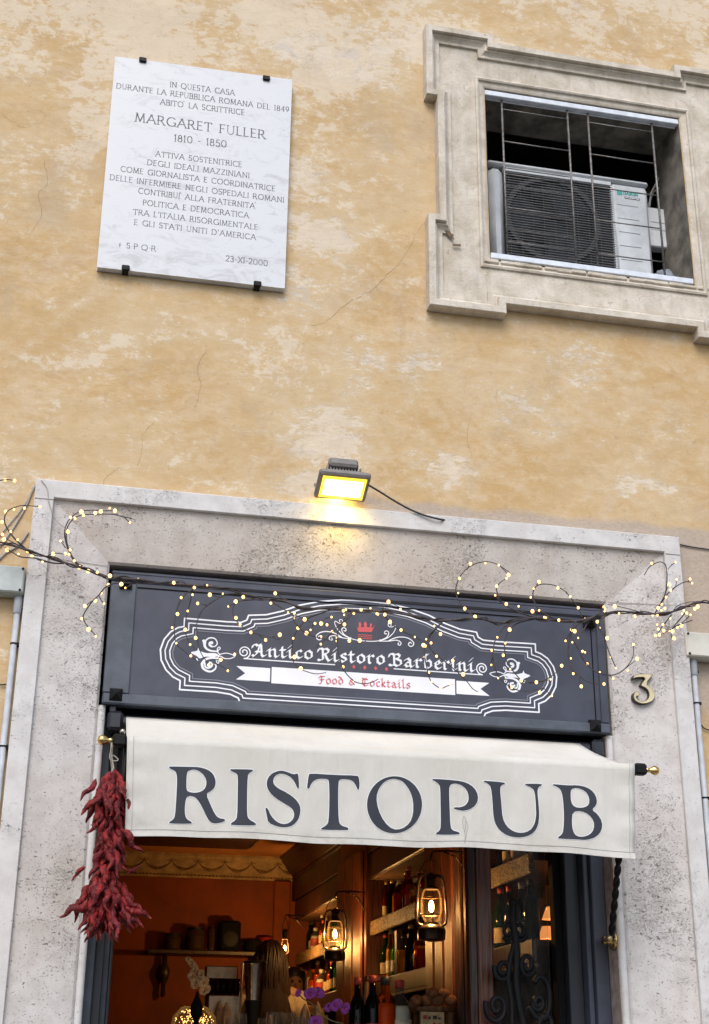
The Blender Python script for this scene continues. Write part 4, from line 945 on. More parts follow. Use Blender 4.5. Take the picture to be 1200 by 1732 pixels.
# (y, centre x, half width) of the bunch silhouette
for (y, xc, hw, n, spread) in ((1310, 190, 12, 10, .35), (1330, 189, 19, 13, .45), (1355, 187, 21, 14, .5), (1380, 188, 20, 12, .4), (1408, 185, 15, 11, .28), (1438, 183, 14, 11, .28),
        (1465, 184, 14, 10, .45), (1490, 183, 26, 14, .7), (1512, 181, 30, 15, .75), (1528, 181, 28, 14, .7), (1545, 180, 18, 10, .45)):
    for k in range(int(n*1.55)):
        s = ru(-1, 1); chili(xc+s*hw, y+ru(-9, 9), -s*spread*.72+ru(-.2, .2), ru(-.5, .35), ru(.62, .9))
for px, py, a, sc in ((205, 1400, -.65, .85), (168, 1345, .75, .8), (165, 1318, .55, .7), (150, 1498, .5, .8), (145, 1465, .95, .5), (215, 1478, -2.2, .45), (212, 1535, -1.25, .85), (150, 1525, 1.0, .9), (205, 1515, -1.1, .8), (200, 1545, -1.3, .7)): chili(px, py, a, -.1, sc)
m = MB(); m.tube([atv(190, 1256, -.41), atv(188, 1280, -.41), atv(191, 1300, -.4), atv(186, 1420, -.39), atv(184, 1550, -.39)], .005, 6); m.build('cord', simple('pale_twine', (.4, .36, .3), .8), cs)
m = MB(); m.tube([atv(x, y, -.42) for x, y in cat([(189, 1262), (186, 1283), (196, 1287), (200, 1284), (190, 1278), (193, 1300)], 4)], .0022, 5); m.build('twine_loop', simple('pale_twine', (.4, .36, .3), .8), cs)

# ------------------------------------------------------------------ house number
qn = zm(880, 860, 3.75)
n3 = [(725,1050),(838,1048),(842,1056),(795,1112),(835,1140),(858,1175),(850,1215),(810,1238),(765,1240),(728,1222),(715,1195),(722,1168),(742,1158),(758,1172),(755,1192),(740,1190),(735,1200),(750,1220),(780,1225),(810,1210),(820,1180),(805,1145),(765,1125),(765,1115),(800,1072),(735,1072),(712,1085)]
P3 = [(p[0], p[2]) for p in (at(*qn(x, y), -.045) for x, y in chaikin(n3, 1))]
hn = thing('house_number', 'brass house number 3 on the right travertine jamb', 'house number', (P3[0][0], -.03, min(p[1] for p in P3)))
m = MB(); m.plate([P3], -.046, -.020); m.build('numeral_side', simple('number_edge', (.04, .03, .02), .5), hn)
try: PI_ = inset(P3, .0022)
except Exception: PI_ = P3
m = MB(); m.plate([PI_], -.0485, -.0462); m.build('numeral_face', simple('number_brass', (.74, .60, .36), .35, .6, .1), hn)

# ------------------------------------------------------------------ junction boxes, conduits, cables
def jbox(x0, x1, z0, z1, lab, scr):
    t = thing('junction_box', lab, 'junction box', (x0, 0, z0), 'electrical junction boxes')
    m = MB(); m.bbox(x0, x1, -.060, -.001, z0, z1, .008); m.build('box_body', M_plastic if x0 > 1 else M_plasticb, t)
    m = MB(); m.bbox(x0+.004, x1-.004, -.078, -.0605, z0+.004, z1-.004, .006); m.build('lid', M_plastic if x0 > 1 else M_plasticb, t)
    for x, z in scr: m = MB(); m.lathe([(.0055, 0), (.0055, .003)], (x, -.0785, z), 10, Matrix.Rotation(math.pi/2, 4, 'X')); m.build('screw', M_black, t)
a = at(45, 957, -.078); b = at(41, 1004, -.078)
jbox(a[0]-.26, a[0], b[2], a[2], 'grey green junction box left of the doorway, cut by the picture edge', ((a[0]-.012, a[2]-.014), (a[0]-.016, b[2]+.014)))
a2 = at(1158, 1066, -.078); b2 = at(1163, 1110, -.078)
jbox(a2[0], a2[0]+.24, b2[2], a2[2], 'cream junction box right of the doorway beside the number', ((a2[0]+.016, a2[2]-.014), (a2[0]+.016, b2[2]+.014)))
def conduit(x, ztop, lab):
    t = thing('conduit_pipe', lab, 'conduit', (x, -.03, 0), 'electrical conduits')
    m = MB(); m.tube([(x, -.03, .1), (x, -.03, ztop)], .0125, 12); m.build('pipe', M_pvc, t, smooth=True)
    m = MB(); m.lathe([(.0125, -.075), (.017, -.07), (.018, -.01), (.018, 0)], (x, -.03, ztop), 14); m.build('coupling', M_pvc, t, smooth=True)
    for z in (ztop-.055, ztop-.20, ztop-.62, ztop-1.15):
        m = MB(); m.lathe([(.0145, -.003), (.0155, 0), (.0145, .003)], (x, -.03, z), 12); m.box(x+.01, x+.022, -.035, -.001, z-.006, z+.006); m.build('clip', M_black, t)
conduit(at(31, 1020, -.03)[0], b[2], 'grey plastic conduit pipe under the left junction box'); conduit(at(1173, 1125, -.03)[0], b2[2], 'grey plastic conduit pipe under the right junction box')
def cable(pts, r, m_, lab, Y=-.01, Yl=None):
    P = cat(pts, 5); m = MB(); m.tube([atv(x, y, Y) for x, y in P], r, 6); return props(m.build('cable', m_, smooth=True), lab, 'cable')
cable([(0, 905), (30, 870), (52, 838), (60, 820)], .003, M_cableg, 'upper grey cable slanting up beside the left corner of the portal', -.006)
cable([(0, 925), (25, 890), (45, 855), (57, 825)], .004, M_cableg, 'middle grey cable slanting up beside the left corner of the portal', -.006)
cable([(-5, 950), (10, 935), (32, 922), (48, 900)], .005, M_cableg, 'thick grey cable bending towards the left junction box', -.006)
cable([(1142, 919), (1170, 925), (1205, 930)], .003, M_cable, 'thin dark cable leaving the top right corner of the portal', -.006)
cable([(1184, 1222), (1192, 1232), (1206, 1236)], .003, M_cable, 'short dark cable curving off the right conduit', -.01)
cable([(70, 812), (80, 826), (83, 850), (95, 880), (110, 892)], .0018, M_cableg, 'hair thin wire over the left corner of the portal', -.068)
cable([(0, 1158), (12, 1157), (22, 1150)], .003, M_cable, 'short dark cable crossing left of the conduit', -.01)

# ------------------------------------------------------------------ branch garland with fairy lights
gl = thing('light_garland', 'dark twiggy branch garland with warm fairy lights strung across the sign', 'light garland', tuple(at(600, 1030, -.15)))
M_br = simple('dark_wrapped_wire', (.055, .045, .05), .7, 0, .4, 40, .003); M_bulb = emis('fairy_bulb_glow', (1., .56, .19), 2.0)
GY = -.15
main = [(-40, 908), (0, 917), (20, 922), (48, 931), (80, 942), (108, 951), (132, 958), (160, 969), (186, 976), (210, 978), (240, 981), (280, 987), (327, 990), (373, 994), (408, 1004), (443, 1012), (481, 1017), (513, 1028), (560, 1030), (590, 1031), (647, 1034), (690, 1040), (727, 1047), (752, 1050), (790, 1046), (820, 1048), (840, 1053), (860, 1052), (904, 1045), (930, 1049), (970, 1051), (990, 1048), (1020, 1040), (1050, 1034), (1084, 1038), (1116, 1038), (1140, 1034), (1160, 1026), (1180, 1019), (1200, 1020), (1240, 1026)]
P = [atv(x, y, GY+.015*math.sin(i*.35)) for i, (x, y) in enumerate(cat(main, 5))]
m = MB(); m.tube(P, [.0052+.0016*math.sin(i*.9)+ru(-.0006, .0006) for i in range(len(P))], 8); m.build('main_branch', M_br, gl, smooth=True)
m = MB(); m.tube([p+Vector((0, .009*math.sin(i*.55), .010*math.cos(i*.55))) for i, p in enumerate(P)], .0028, 6); m.build('wound_wire', M_br, gl, smooth=True)
Z4 = zm(0, 840, 5); Z5 = zm(280, 960, 4.2857); Z6 = zm(540, 960, 4); Z7 = zm(760, 920, 5); Z8 = zm(960, 920, 5)
TW = [(Z4, 3.4, [[(240,455),(160,390),(90,310),(45,230),(42,170),(70,120),(130,90),(200,75),(340,85)], [(240,450),(120,390),(0,330)], [(540,565),(440,560),(300,520),(180,510),(90,460),(45,430)], [(430,555),(350,545),(280,510)],
       [(400,505),(450,480),(540,485),(570,495)], [(900,680),(760,625),(650,570),(590,470),(555,370),(550,280),(590,190),(670,130),(760,115),(850,118),(980,120)], [(700,590),(640,550),(585,450),(562,350),(572,260),(620,190),(700,155),(820,148),(960,150),(1040,170),(1120,185)],
       [(1040,165),(1100,218)], [(555,430),(515,375)], [(1150,735),(1050,730),(960,735),(890,770),(840,830),(780,890),(730,960),(705,1020),(730,1080),(780,1140),(820,1185)], [(840,840),(860,880),(882,905)], [(780,885),(720,925)], [(1130,735),(1062,772)], [(1060,715),(1028,740)], [(-30,-130),(60,-145),(125,-135)]]),
      (Z5, 3.0, [[(235,140),(150,190),(100,260),(75,350),(65,450),(80,550),(130,600),(185,645),(250,690)], [(200,140),(180,250),(155,340),(145,440),(165,530),(230,600)], [(540,190),(450,195),(380,225),(310,270),(260,320),(230,400),(230,480),(240,560),(270,640),(320,700)],
       [(300,272),(235,260)], [(390,215),(323,197)], [(450,192),(417,190)], [(700,232),(600,235),(530,245),(495,280),(490,330),(510,380),(560,430),(610,465),(700,490),(830,520)], [(640,225),(565,213)], [(510,255),(457,282)], [(780,500),(830,487)], [(680,490),(727,525)],
       [(770,245),(830,285),(900,325),(1000,370),(1085,405)], [(880,245),(850,220),(797,187)], [(930,330),(930,380),(965,430),(1020,475),(1080,500),(1200,530)], [(1190,310),(1050,360),(1000,400),(960,450),(927,513),(920,590),(935,650),(930,690),(980,735),(1060,765),(1110,770),(1165,760)],
       [(1190,360),(1150,375),(1130,405),(1172,415)], [(1075,405),(1053,452)], [(340,690),(400,710),(453,748)], [(150,120),(110,95),(62,110)], [(280,120),(303,128)]]),
      (Z6, 3.0, [[(660,330),(590,295),(530,260),(470,232)], [(440,315),(430,280),(450,255),(510,245)], [(440,320),(480,370),(555,425),(640,465),(710,500)], [(280,290),(210,310),(160,370),(90,435),(40,490),(-20,540)], [(240,300),(160,380),(125,440),(125,530),(140,610),(160,680),(200,735),(250,775),(310,785),(360,775),(400,755)],
       [(830,370),(790,410),(740,460),(715,520),(715,600),(730,680),(755,765),(820,815),(870,800),(905,790)], [(840,362),(760,450),(740,510),(770,570),(820,610),(880,660),(940,710),(1000,770),(1040,820),(1075,840)], [(780,395),(820,450)], [(190,330),(165,350),(172,385)]]),
      (Z7, 3.2, [[(420,665),(280,635),(180,590),(110,520),(65,440),(58,370),(90,280),(150,210),(230,165),(330,150),(420,180),(515,245)], [(150,215),(180,168)], [(430,185),(503,262)], [(740,625),(620,590),(520,545),(440,490),(410,420),(402,370),(440,320),(490,290)], [(430,490),(390,435)], [(630,580),(588,528)], [(760,630),(705,570)],
       [(930,645),(820,600),(740,530),(710,440),(720,380),(760,345),(830,340),(900,355),(980,400),(1040,470),(1090,540),(1130,630)], [(725,500),(690,452)], [(800,590),(762,563)], [(720,635),(580,670),(510,730),(475,810),(470,900),(490,1000),(550,1085),(610,1150),(680,1175),(740,1170),(830,1140),(900,1090),(952,1030)],
       [(560,640),(470,700),(420,760),(385,830),(370,950),(390,1050),(430,1140),(520,1210),(620,1245),(720,1235),(800,1220)], [(370,900),(357,1023)], [(680,1170),(780,1165),(858,1145)], [(800,1220),(870,1285)], [(1070,660),(1035,730),(985,820)], [(1110,660),(1040,740),(1010,850),(1010,960),(1040,1060),(1100,1120),(1200,1175),(1310,1185)], [(1090,1110),(1118,1205)], [(740,345),(760,322)]]),
      (Z8, 3.2, [[(350,600),(280,640),(270,710),(310,780),(340,880),(380,980),(415,1050)], [(200,630),(130,740),(95,830),(110,930),(160,1010),(240,1080),(350,1110),(440,1090),(510,1030),(555,950),(560,860)], [(440,1090),(520,1030),(590,975)], [(50,680),(30,760),(80,870),(105,900)],
       [(740,590),(790,500),(825,430),(840,350),(842,250),(830,180),(790,152),(740,165),(690,200),(650,265)], [(915,155),(870,190),(845,225)], [(780,520),(850,420),(920,360),(1000,320),(1060,330)], [(1020,318),(1038,297)], [(800,490),(835,400),(862,345)], [(875,400),(915,360),(922,300)], [(620,580),(540,555),(440,530),(340,510)], [(900,560),(940,520),(1040,490),(1150,495)],
       [(880,600),(840,650),(800,700),(770,750),(745,775)], [(1000,580),(950,640),(900,700),(880,760),(885,800)], [(1040,600),(980,660),(900,700),(830,700)], [(1055,645),(960,680),(880,720),(790,770)], [(340,600),(310,560),(308,533)], [(600,590),(573,612)], [(350,1110),(388,1137)]])]
for zf, r, L in TW:
    for pts in L:
        dz = ru(-.05, .03); pp = cat([zf(*p) for p in pts], 4); n = len(pp)-1; rr = r*.00085*(1. if len(pts) > 4 else .75)
        m = MB(); m.tube([atv(x, y, GY+dz*math.sin(min(i/n, 1)*math.pi)) for i, (x, y) in enumerate(pp)], [rr*(1.15-.45*i/n) for i in range(n+1)], 6); m.build('twig', M_br, gl, smooth=True)
m = MB(); m.tube([atv(*Z8(x, y), -.10) for x, y in ((740, 150), (600, 270), (500, 350), (360, 475))], .0012, 5); m.tube([atv(*Z8(x, y), -.10) for x, y in ((340, 512), (600, 515), (960, 520))], .0012, 5); m.build('hanging_wire', M_cableg, gl)
BU = [(Z4, [(340,85),(210,98),(120,108),(50,128),(18,215),(22,320),(35,362),(92,298),(152,365),(62,450),(158,485),(235,462),(452,485),(555,482),(585,490),(515,375),(570,285),(575,298),(595,450),(598,175),(635,185),(700,125),(690,128),(708,158),(808,138),(855,125),(930,98),(975,120),(1100,218),(630,543),(672,597),(748,630),(825,640),(932,670),(918,745),(858,815),(808,880),(720,925),(882,905),(695,1032),(750,1122),(812,1182),(1028,740),(1062,772),(1170,700),(272,505),(362,550),(125,-135),(45,-142)]),
      (Z5, [(62,110),(303,128),(210,145),(197,197),(115,218),(88,337),(163,315),(50,435),(145,450),(80,548),(180,558),(220,510),(185,640),(323,197),(417,190),(235,260),(565,213),(510,247),(457,282),(512,365),(542,412),(620,470),(727,525),(830,487),(797,187),(765,258),(890,325),(935,330),(930,368),(962,438),(927,513),(1010,375),(1085,405),(1130,405),(1172,415),(1053,452),(1023,475),(1130,500),(1127,555),(937,648),(982,732),(402,668),(453,748),(315,705),(503,628)]),
      (Z6, [(470,232),(550,283),(348,275),(285,285),(235,310),(182,285),(165,292),(170,320),(398,315),(390,312),(445,318),(172,385),(90,433),(120,475),(120,497),(205,495),(275,493),(85,335),(162,672),(235,765),(480,368),(555,423),(648,470),(780,395),(822,450),(725,485),(758,510),(718,530),(706,525),(715,605),(795,600),(745,710),(760,775),(823,815),(890,785),(975,722),(905,630)]),
      (Z7, [(180,168),(307,163),(420,180),(503,262),(485,292),(402,357),(88,292),(77,415),(133,547),(220,617),(390,435),(483,508),(588,528),(705,570),(762,563),(805,620),(820,624),(928,645),(690,452),(715,378),(760,322),(920,372),(1025,445),(1092,540),(1150,632),(512,725),(408,790),(475,840),(362,900),(458,942),(357,1023),(415,1135),(517,1060),(610,1155),(738,1170),(858,1145),(952,1030),(530,1213),(767,1257),(870,1285),(120,1105),(1035,728),(1062,738),(985,820),(1042,832),(1092,795),(1128,908),(1150,917),(1030,968),(1168,1013),(1050,1097),(1118,1205)]),
      (Z8, [(308,533),(320,550),(315,570),(400,528),(437,588),(573,612),(253,658),(273,710),(337,797),(367,957),(412,1050),(510,1070),(388,1137),(310,1185),(275,1085),(558,850),(590,972),(713,165),(840,222),(915,155),(925,300),(862,345),(875,392),(835,450),(798,512),(768,542),(795,562),(825,545),(722,603),(762,603),(870,630),(760,682),(808,682),(770,720),(815,733),(745,775),(778,768),(890,740),(930,705),(900,797),(965,690),(985,563),(970,590),(1010,585),(1042,600),(1078,550),(1102,530),(1038,297),(1055,332),(862,735),(960,680),(905,800)])]
m = MB(); m.ball((0, 0, 0), .0056, 8, 6); bm_ = bpy.data.meshes.new('bulb'); bm_.from_pydata([tuple(v) for v in m.v], [], m.f); bm_.update(); bm_.polygons.foreach_set('use_smooth', [True]*len(bm_.polygons)); bm_.materials.append(M_bulb)
for zf, L in BU:
    for p in L:
        o = bpy.data.objects.new('bulb', bm_); C.objects.link(o); o.parent = gl; o.location = atv(*zf(*p), GY-.008+ru(-.012, .004))-Vector(gl['org']); s = random.choice([.7, .8, .95, 1.1, 1.25, 1.45]); o.scale = (s, s, s*1.1)

# ------------------------------------------------------------------ the bar inside
def atX(x, y, X):
    d = RT*(x-600)/F - UP*(y-866)/F + FW; return CAM + d*((X-CAM[0])/d[0])
FZ = .75; YB = 6.4; XW = 2.15; XR = 2.5; CZ = 3.32
M_orange = simple('orange_wall_paint', (.24, .050, .008), .8, 0, .12, 3, .002, (.16, .034, .005))
M_ceil = simple('orange_ceiling_paint', (.46, .18, .045), .85, 0, .15, 2)
M_cream = simple('cream_plaster_moulding', (.42, .29, .15), .7, 0, .2, 14)
M_swag = simple('brown_plaster_swag', (.20, .11, .045), .6, 0, .3, 40)
m = MB(); m.box(-1.5, XR, .33, YB, FZ-.1, FZ); props(m.build('bar_floor', M_wood), kind='structure')
bw = MB(); bw.box(-1.5, XR, YB, YB+.1, FZ, CZ); bwo = props(bw.build('back_wall', M_orange), kind='structure')
m = MB(); m.box(-1.6, -1.5, .33, YB, FZ, CZ); props(m.build('left_wall', M_orange), kind='structure')
m = MB(); m.box(XR, XR+.1, .33, YB, FZ, CZ); props(m.build('right_wall', M_wood), kind='structure')
m = MB(); m.box(-1.6, XR+.1, .33, YB+.1, CZ, CZ+.1); cei = props(m.build('ceiling', M_ceil), kind='structure')
m = MB(); m.box(-1.6, .20, .325, .36, FZ-.1, CZ); m.box(2.34, XR+.1, .325, .36, FZ-.1, CZ); props(m.build('front_inner_wall', M_orange), kind='structure')
m = MB(); m.bbox(-.6, 1.58, 4.1, 5.55, CZ-.06, CZ-.001, .01); m.build('ceiling_panel', M_wood, cei)
for k in range(34):
    pass
m = MB(); m.tube([(-.6, 5.57, CZ-.03), (1.60, 5.57, CZ-.03), (1.60, 4.1, CZ-.03)], .02, 8); m.build('panel_rim', simple('gilt_rim', (.35, .22, .08), .5, .3, .35, 60, .006), cei)
cp = [(0, 3.135), (-.012, 3.135), (-.02, 3.15), (-.012, 3.16), (-.02, 3.165), (-.05, 3.20), (-.085, 3.255), (-.11, 3.28), (-.12, 3.30), (-.135, 3.305), (-.135, 3.32)]
m = MB()
for d, z in cp: m.v += [(-1.5, YB+d, z), (XR, YB+d, z)]
for i in range(len(cp)-1): m.f.append((2*i, 2*i+1, 2*i+3, 2*i+2))
cno = m.build('cornice', M_cream, bwo)
for k in range(110):
    if k % 1 == 0 and .3 < -1.3+k*.032 < 2.2:
        pass
m = MB()
for k in range(70): m.ball((.2+k*.031, YB-.018, 3.157), .008, 6, 4)
m.build('beading', M_swag, cno, kind='stuff')
for k in range(9):
    x0 = .37+k*.225; P = []; R_ = []
    for i in range(11):
        t = i/10; z = 3.262-.062*math.sin(math.pi*t)**.7; yy = YB-.022-(z-3.165)*.72; P.append((x0+.225*t, yy, z)); R_.append(.004+.012*math.sin(math.pi*t)**1.5*(1+.25*math.sin(i*5)))
    m = MB(); m.tube(P, R_, 6); m.ball((x0, YB-.095, 3.268), .012, 7, 5); m.tube([(x0-.035, YB-.09, 3.262), (x0, YB-.095, 3.27), (x0+.035, YB-.09, 3.262)], .005, 5); m.build('swag', M_swag, cno)
m = MB(); m.bbox(1.93, 2.07, YB-.05, YB, FZ, 3.135, .01); m.build('pilaster', M_orange, bwo)

# bar shelving along the right wall
sh = thing('bar_shelving', 'dark carved wooden bar shelving with posts along the right wall', 'shelving', (XW, 3.3, FZ))
for y0, y1, mt in ((1.30, 1.42, M_wood), (1.42, 1.98, M_woodred), (3.55, 4.35, M_woodred)):
    m = MB(); m.bbox(XW-.07, XR, y0, y1, FZ, CZ, .01); m.build('post', mt, sh)
    for k in range(3):
        w_ = (y1-y0)/3; m = MB(); m.bbox(XW-.095, XW-.069, y0+k*w_+.012, y0+(k+1)*w_-.012, FZ, 3.0, .01); m.build('post_moulding', mt, sh)
def carved():
    t = NT('carved_pale_wood'); n = t.noise(34, t.co((1, 1, 1.3)), 3, .6, 2.2)
    c = t.mix(t.ramp(n, .42, .58), (.07, .035, .012), (.42, .27, .11)); t.bump(n, .03, 1.); return t.out(c, .5)
M_carv = carved()
SEC = ((.40, 1.30), (1.98, 3.55), (4.35, 6.30))
for i, (y0, y1) in enumerate(SEC):
    m = MB(); m.bbox(XW-.01, XR, y0, y1, 2.50, 2.53, .003); m.build('upper_shelf', M_wood, sh)
    m = MB(); m.bbox(XW-.035, XW-.011, y0, y1, 2.445, 2.535, .006); m.build('carved_fascia', M_carv, sh)
    m = MB(); m.bbox(XW-.01, XR, y0, y1, 2.13, 2.16, .003); m.build('lower_shelf', M_wood, sh)
    m = MB(); m.bbox(XW-.035, XW-.011, y0, y1, 2.062, 2.165, .006); m.build('lower_fascia', M_wood, sh)
    m = MB(); m.bbox(XW-.037, XW-.011, y0, y1, 2.045, 2.061, .002); m.build('pale_edge', M_woodp, sh)
    m = MB(); m.bbox(XW-.03, XR, y0, y1, 2.80, 2.83, .004); m.build('top_board', M_woodp, sh)
    m = MB(); m.bbox(XW-.05, XW-.03, y0, y1, 2.80, 2.96, .006); m.build('cornice_board', M_wood, sh)
    m = MB(); m.bbox(XW-.01, XR, y0, y1, 1.74, 1.77, .003); m.build('bottom_shelf', M_wood, sh)
    n = int((y1-y0)/.12)
    for k in range(n):
        a = y0+(y1-y0)*k/n; m = MB(); m.box(XR-.03-.004*(k % 2), XR-.01, a+.003, a+(y1-y0)/n-.003, 1.78, 2.44); m.build('back_plank', M_woodp if i == 1 else M_wood, sh)
    if i == 1:
        m = MB(); m.bbox(XW+.02, XW+.06, y1-.5, y1-.44, 2.17, 2.44, .004); m.build('divider', M_wood, sh)
M = MB(); M.box(XW-.06, XR, .40, YB, 2.97, CZ); M.build('frieze', M_wood, sh)
cm = MB()
for d, z in cp: cm.v += [(XW-.06+d, .36, z), (XW-.06+d, YB-.1, z)]
for i in range(len(cp)-1): cm.f.append((2*i, 2*i+1, 2*i+3, 2*i+2))
cm.build('top_cornice', M_wood, sh)

# bottles
BOT = {'wine': [(.001, 0), (.034, .002), (.037, .01), (.037, .17), (.030, .205), (.014, .235), (.0135, .295)],
       'liquor': [(.001, 0), (.041, .002), (.044, .01), (.044, .15), (.038, .175), (.016, .20), (.015, .245)],
       'slender': [(.001, 0), (.026, .002), (.028, .01), (.030, .16), (.024, .20), (.013, .235), (.012, .30)],
       'round': [(.001, 0), (.030, .002), (.048, .03), (.057, .07), (.050, .115), (.026, .15), (.015, .165), (.014, .215)],
       'flask': [(.001, 0), (.048, .002), (.050, .01), (.048, .12), (.044, .15), (.018, .17), (.017, .205)]}
CO = {'dark green': (.05, .16, .05), 'clear': (.75, .75, .68), 'amber': (.62, .22, .03), 'yellow': (.75, .52, .10), 'black': (.03, .03, .035), 'bright green': (.25, .55, .08), 'dark brown': (.16, .06, .02), 'red': (.5, .06, .03), 'orange': (.8, .32, .05)}
GM = {k: glass('bottle_glass_'+k.replace(' ', '_'), v, .08 if k in ('clear', 'yellow', 'bright green', 'amber', 'orange') else .25) for k, v in CO.items()}
LQ = {k: simple('drink_'+k.replace(' ', '_'), tuple(min(c*1.4, .9) for c in v), .12, 0, .1, 20) for k, v in CO.items()}
LB = {'white': simple('paper_white', (.60, .55, .45), .6, 0, .2, 40), 'cream': simple('paper_cream', (.55, .42, .24), .6, 0, .2, 40), 'red': simple('paper_red', (.42, .05, .04), .5, 0, .2, 40), 'black': simple('paper_black', (.03, .03, .03), .5), 'gold': simple('paper_gold', (.5, .34, .1), .4, .5)}
protos = {}
def bottle(kind, col, lab, loc, label, group, s=1.):
    key = (kind, col, lab)
    pr = BOT[kind]
    if key not in protos:
        L = []
        m = MB(); m.lathe(pr, n=16); L.append(('glass', m, GM[col], True))
        top = pr[-1][1]; zb = [z for r, z in pr if r > .02][-1]
        m = MB(); m.lathe([(.001, .006)]+[(max(r-.003, .002), min(z, zb)) for r, z in pr[1:-2] if z < zb*.95]+[(pr[-4][0]*.75, zb*.93)], n=12); L.append(('drink', m, LQ[col], True))
        m = MB(); m.lathe([(pr[-1][0]+.002, top-.02), (pr[-1][0]+.003, top+.008), (.001, top+.010)], n=12); L.append(('cap', m, LB[random.choice(['black', 'red', 'gold', 'white'])], True))
        if lab:
            r = pr[3][0]+.0008; m = MB(); m.lathe([(r, .045), (r, .115)], n=16); m.f = m.f[:16]; L.append(('label', m, LB[lab], True))
        protos[key] = L
    t = thing('bottle', label, 'bottle', loc, group, rz=ru(0, 6)); L = protos[key]
    for i, e in enumerate(L):
        nm, mm, mt = e[0], e[1], e[2]
        if len(e) == 5: o = bpy.data.objects.new(nm, e[4]); C.objects.link(o); o.parent = t
        else:
            t['org'] = [0., 0., 0.]; o = mm.build(nm, mt, t, smooth=True); L[i] = (*e, o.data)
    t.scale = (s, s, s)
    return t
ORD = ['leftmost', 'second', 'third', 'fourth', 'fifth', 'sixth', 'seventh', 'eighth', 'ninth', 'tenth']
ROWS = [(2, 2.532, 'top shelf of far bay', [('wine', 'dark green', None), ('wine', 'black', 'cream'), ('slender', 'dark brown', 'red'), ('liquor', 'dark brown', 'gold'), ('wine', 'dark green', 'white'), ('slender', 'clear', 'white'), ('wine', 'black', None)]),
        (2, 2.162, 'lower shelf of far bay', [('slender', 'clear', None), ('liquor', 'orange', 'gold'), ('wine', 'amber', None), ('wine', 'dark brown', 'cream'), ('wine', 'black', 'cream'), ('slender', 'bright green', 'white'), ('wine', 'black', 'cream'), ('liquor', 'bright green', 'cream'), ('liquor', 'yellow', 'white'), ('wine', 'dark green', 'red')]),
        (1, 2.532, 'top shelf of middle bay', [('slender', 'red', 'cream'), ('wine', 'black', None), ('liquor', 'amber', None), ('slender', 'amber', 'red'), ('flask', 'yellow', 'gold'), ('liquor', 'yellow', 'cream'), ('wine', 'clear', 'white'), ('liquor', 'amber', 'red'), ('liquor', 'clear', 'black')]),
        (1, 2.162, 'lower shelf of middle bay', [('wine', 'dark green', 'cream'), ('slender', 'yellow', 'white'), ('liquor', 'bright green', 'black'), ('wine', 'black', None), ('liquor', 'orange', None), ('round', 'amber', None), ('wine', 'clear', 'black'), ('liquor', 'amber', 'cream'), ('slender', 'red', 'cream'), ('wine', 'dark green', 'gold')]),
        (0, 2.532, 'top shelf behind side window', [('wine', 'dark brown', None), ('wine', 'dark green', 'cream'), ('liquor', 'clear', 'white')]),
        (0, 2.162, 'lower shelf behind side window', [('wine', 'dark green', 'cream'), ('slender', 'black', 'cream'), ('wine', 'black', 'white'), ('wine', 'dark green', None)])]
ORD += ['eleventh', 'twelfth', 'thirteenth', 'fourteenth', 'fifteenth']
EXTRA = [('liquor', 'amber', 'cream'), ('slender', 'clear', 'gold'), ('wine', 'bright green', 'white'), ('liquor', 'yellow', None), ('slender', 'amber', 'black'), ('flask', 'clear', 'red')]
for sec, z, where, L in ROWS:
    if sec:
        L = list(L); k = 0
        while len(L) < 13: L.insert(2+2*k, EXTRA[(k+sec*2+(z > 2.5)) % 6]); k += 1
    y0, y1 = SEC[sec]; y0 += .07; y1 -= .07; n = len(L)
    for i, (kd, cl, lb) in enumerate(L):
        y = y1-(y1-y0)*i/(n-1)+ru(-.015, .015) if n > 1 else y0
        if sec == 0: y = 1.18-.17*i
        sc = 1.0 if z < 2.5 else .86
        bottle(kd, cl, lb, (XW+.055+ru(0, .03), y, z), f"{cl} {'round ' if kd == 'round' else ''}bottle{' with '+lb+' label' if lb else ''}, {ORD[i]} from left on {where}", 'bottles on the bar shelves', sc*ru(.94, 1.03))
# second row behind, partly hidden
for sec, z, where, n in ((1, 2.162, 'lower shelf of middle bay', 7), (1, 2.532, 'top shelf of middle bay', 6), (2, 2.162, 'lower shelf of far bay', 6)):
    y0, y1 = SEC[sec]
    for i in range(n):
        cl = ['amber', 'dark green', 'clear', 'yellow', 'dark brown', 'red', 'bright green'][i]; kd = ['wine', 'slender', 'liquor'][i % 3]
        bottle(kd, cl, None, (XW+.19, y1-.16-(y1-y0-.3)*i/(n-1), z), f"{cl} back row bottle, {ORD[i]} from left on {where}", 'bottles on the bar shelves', .95)

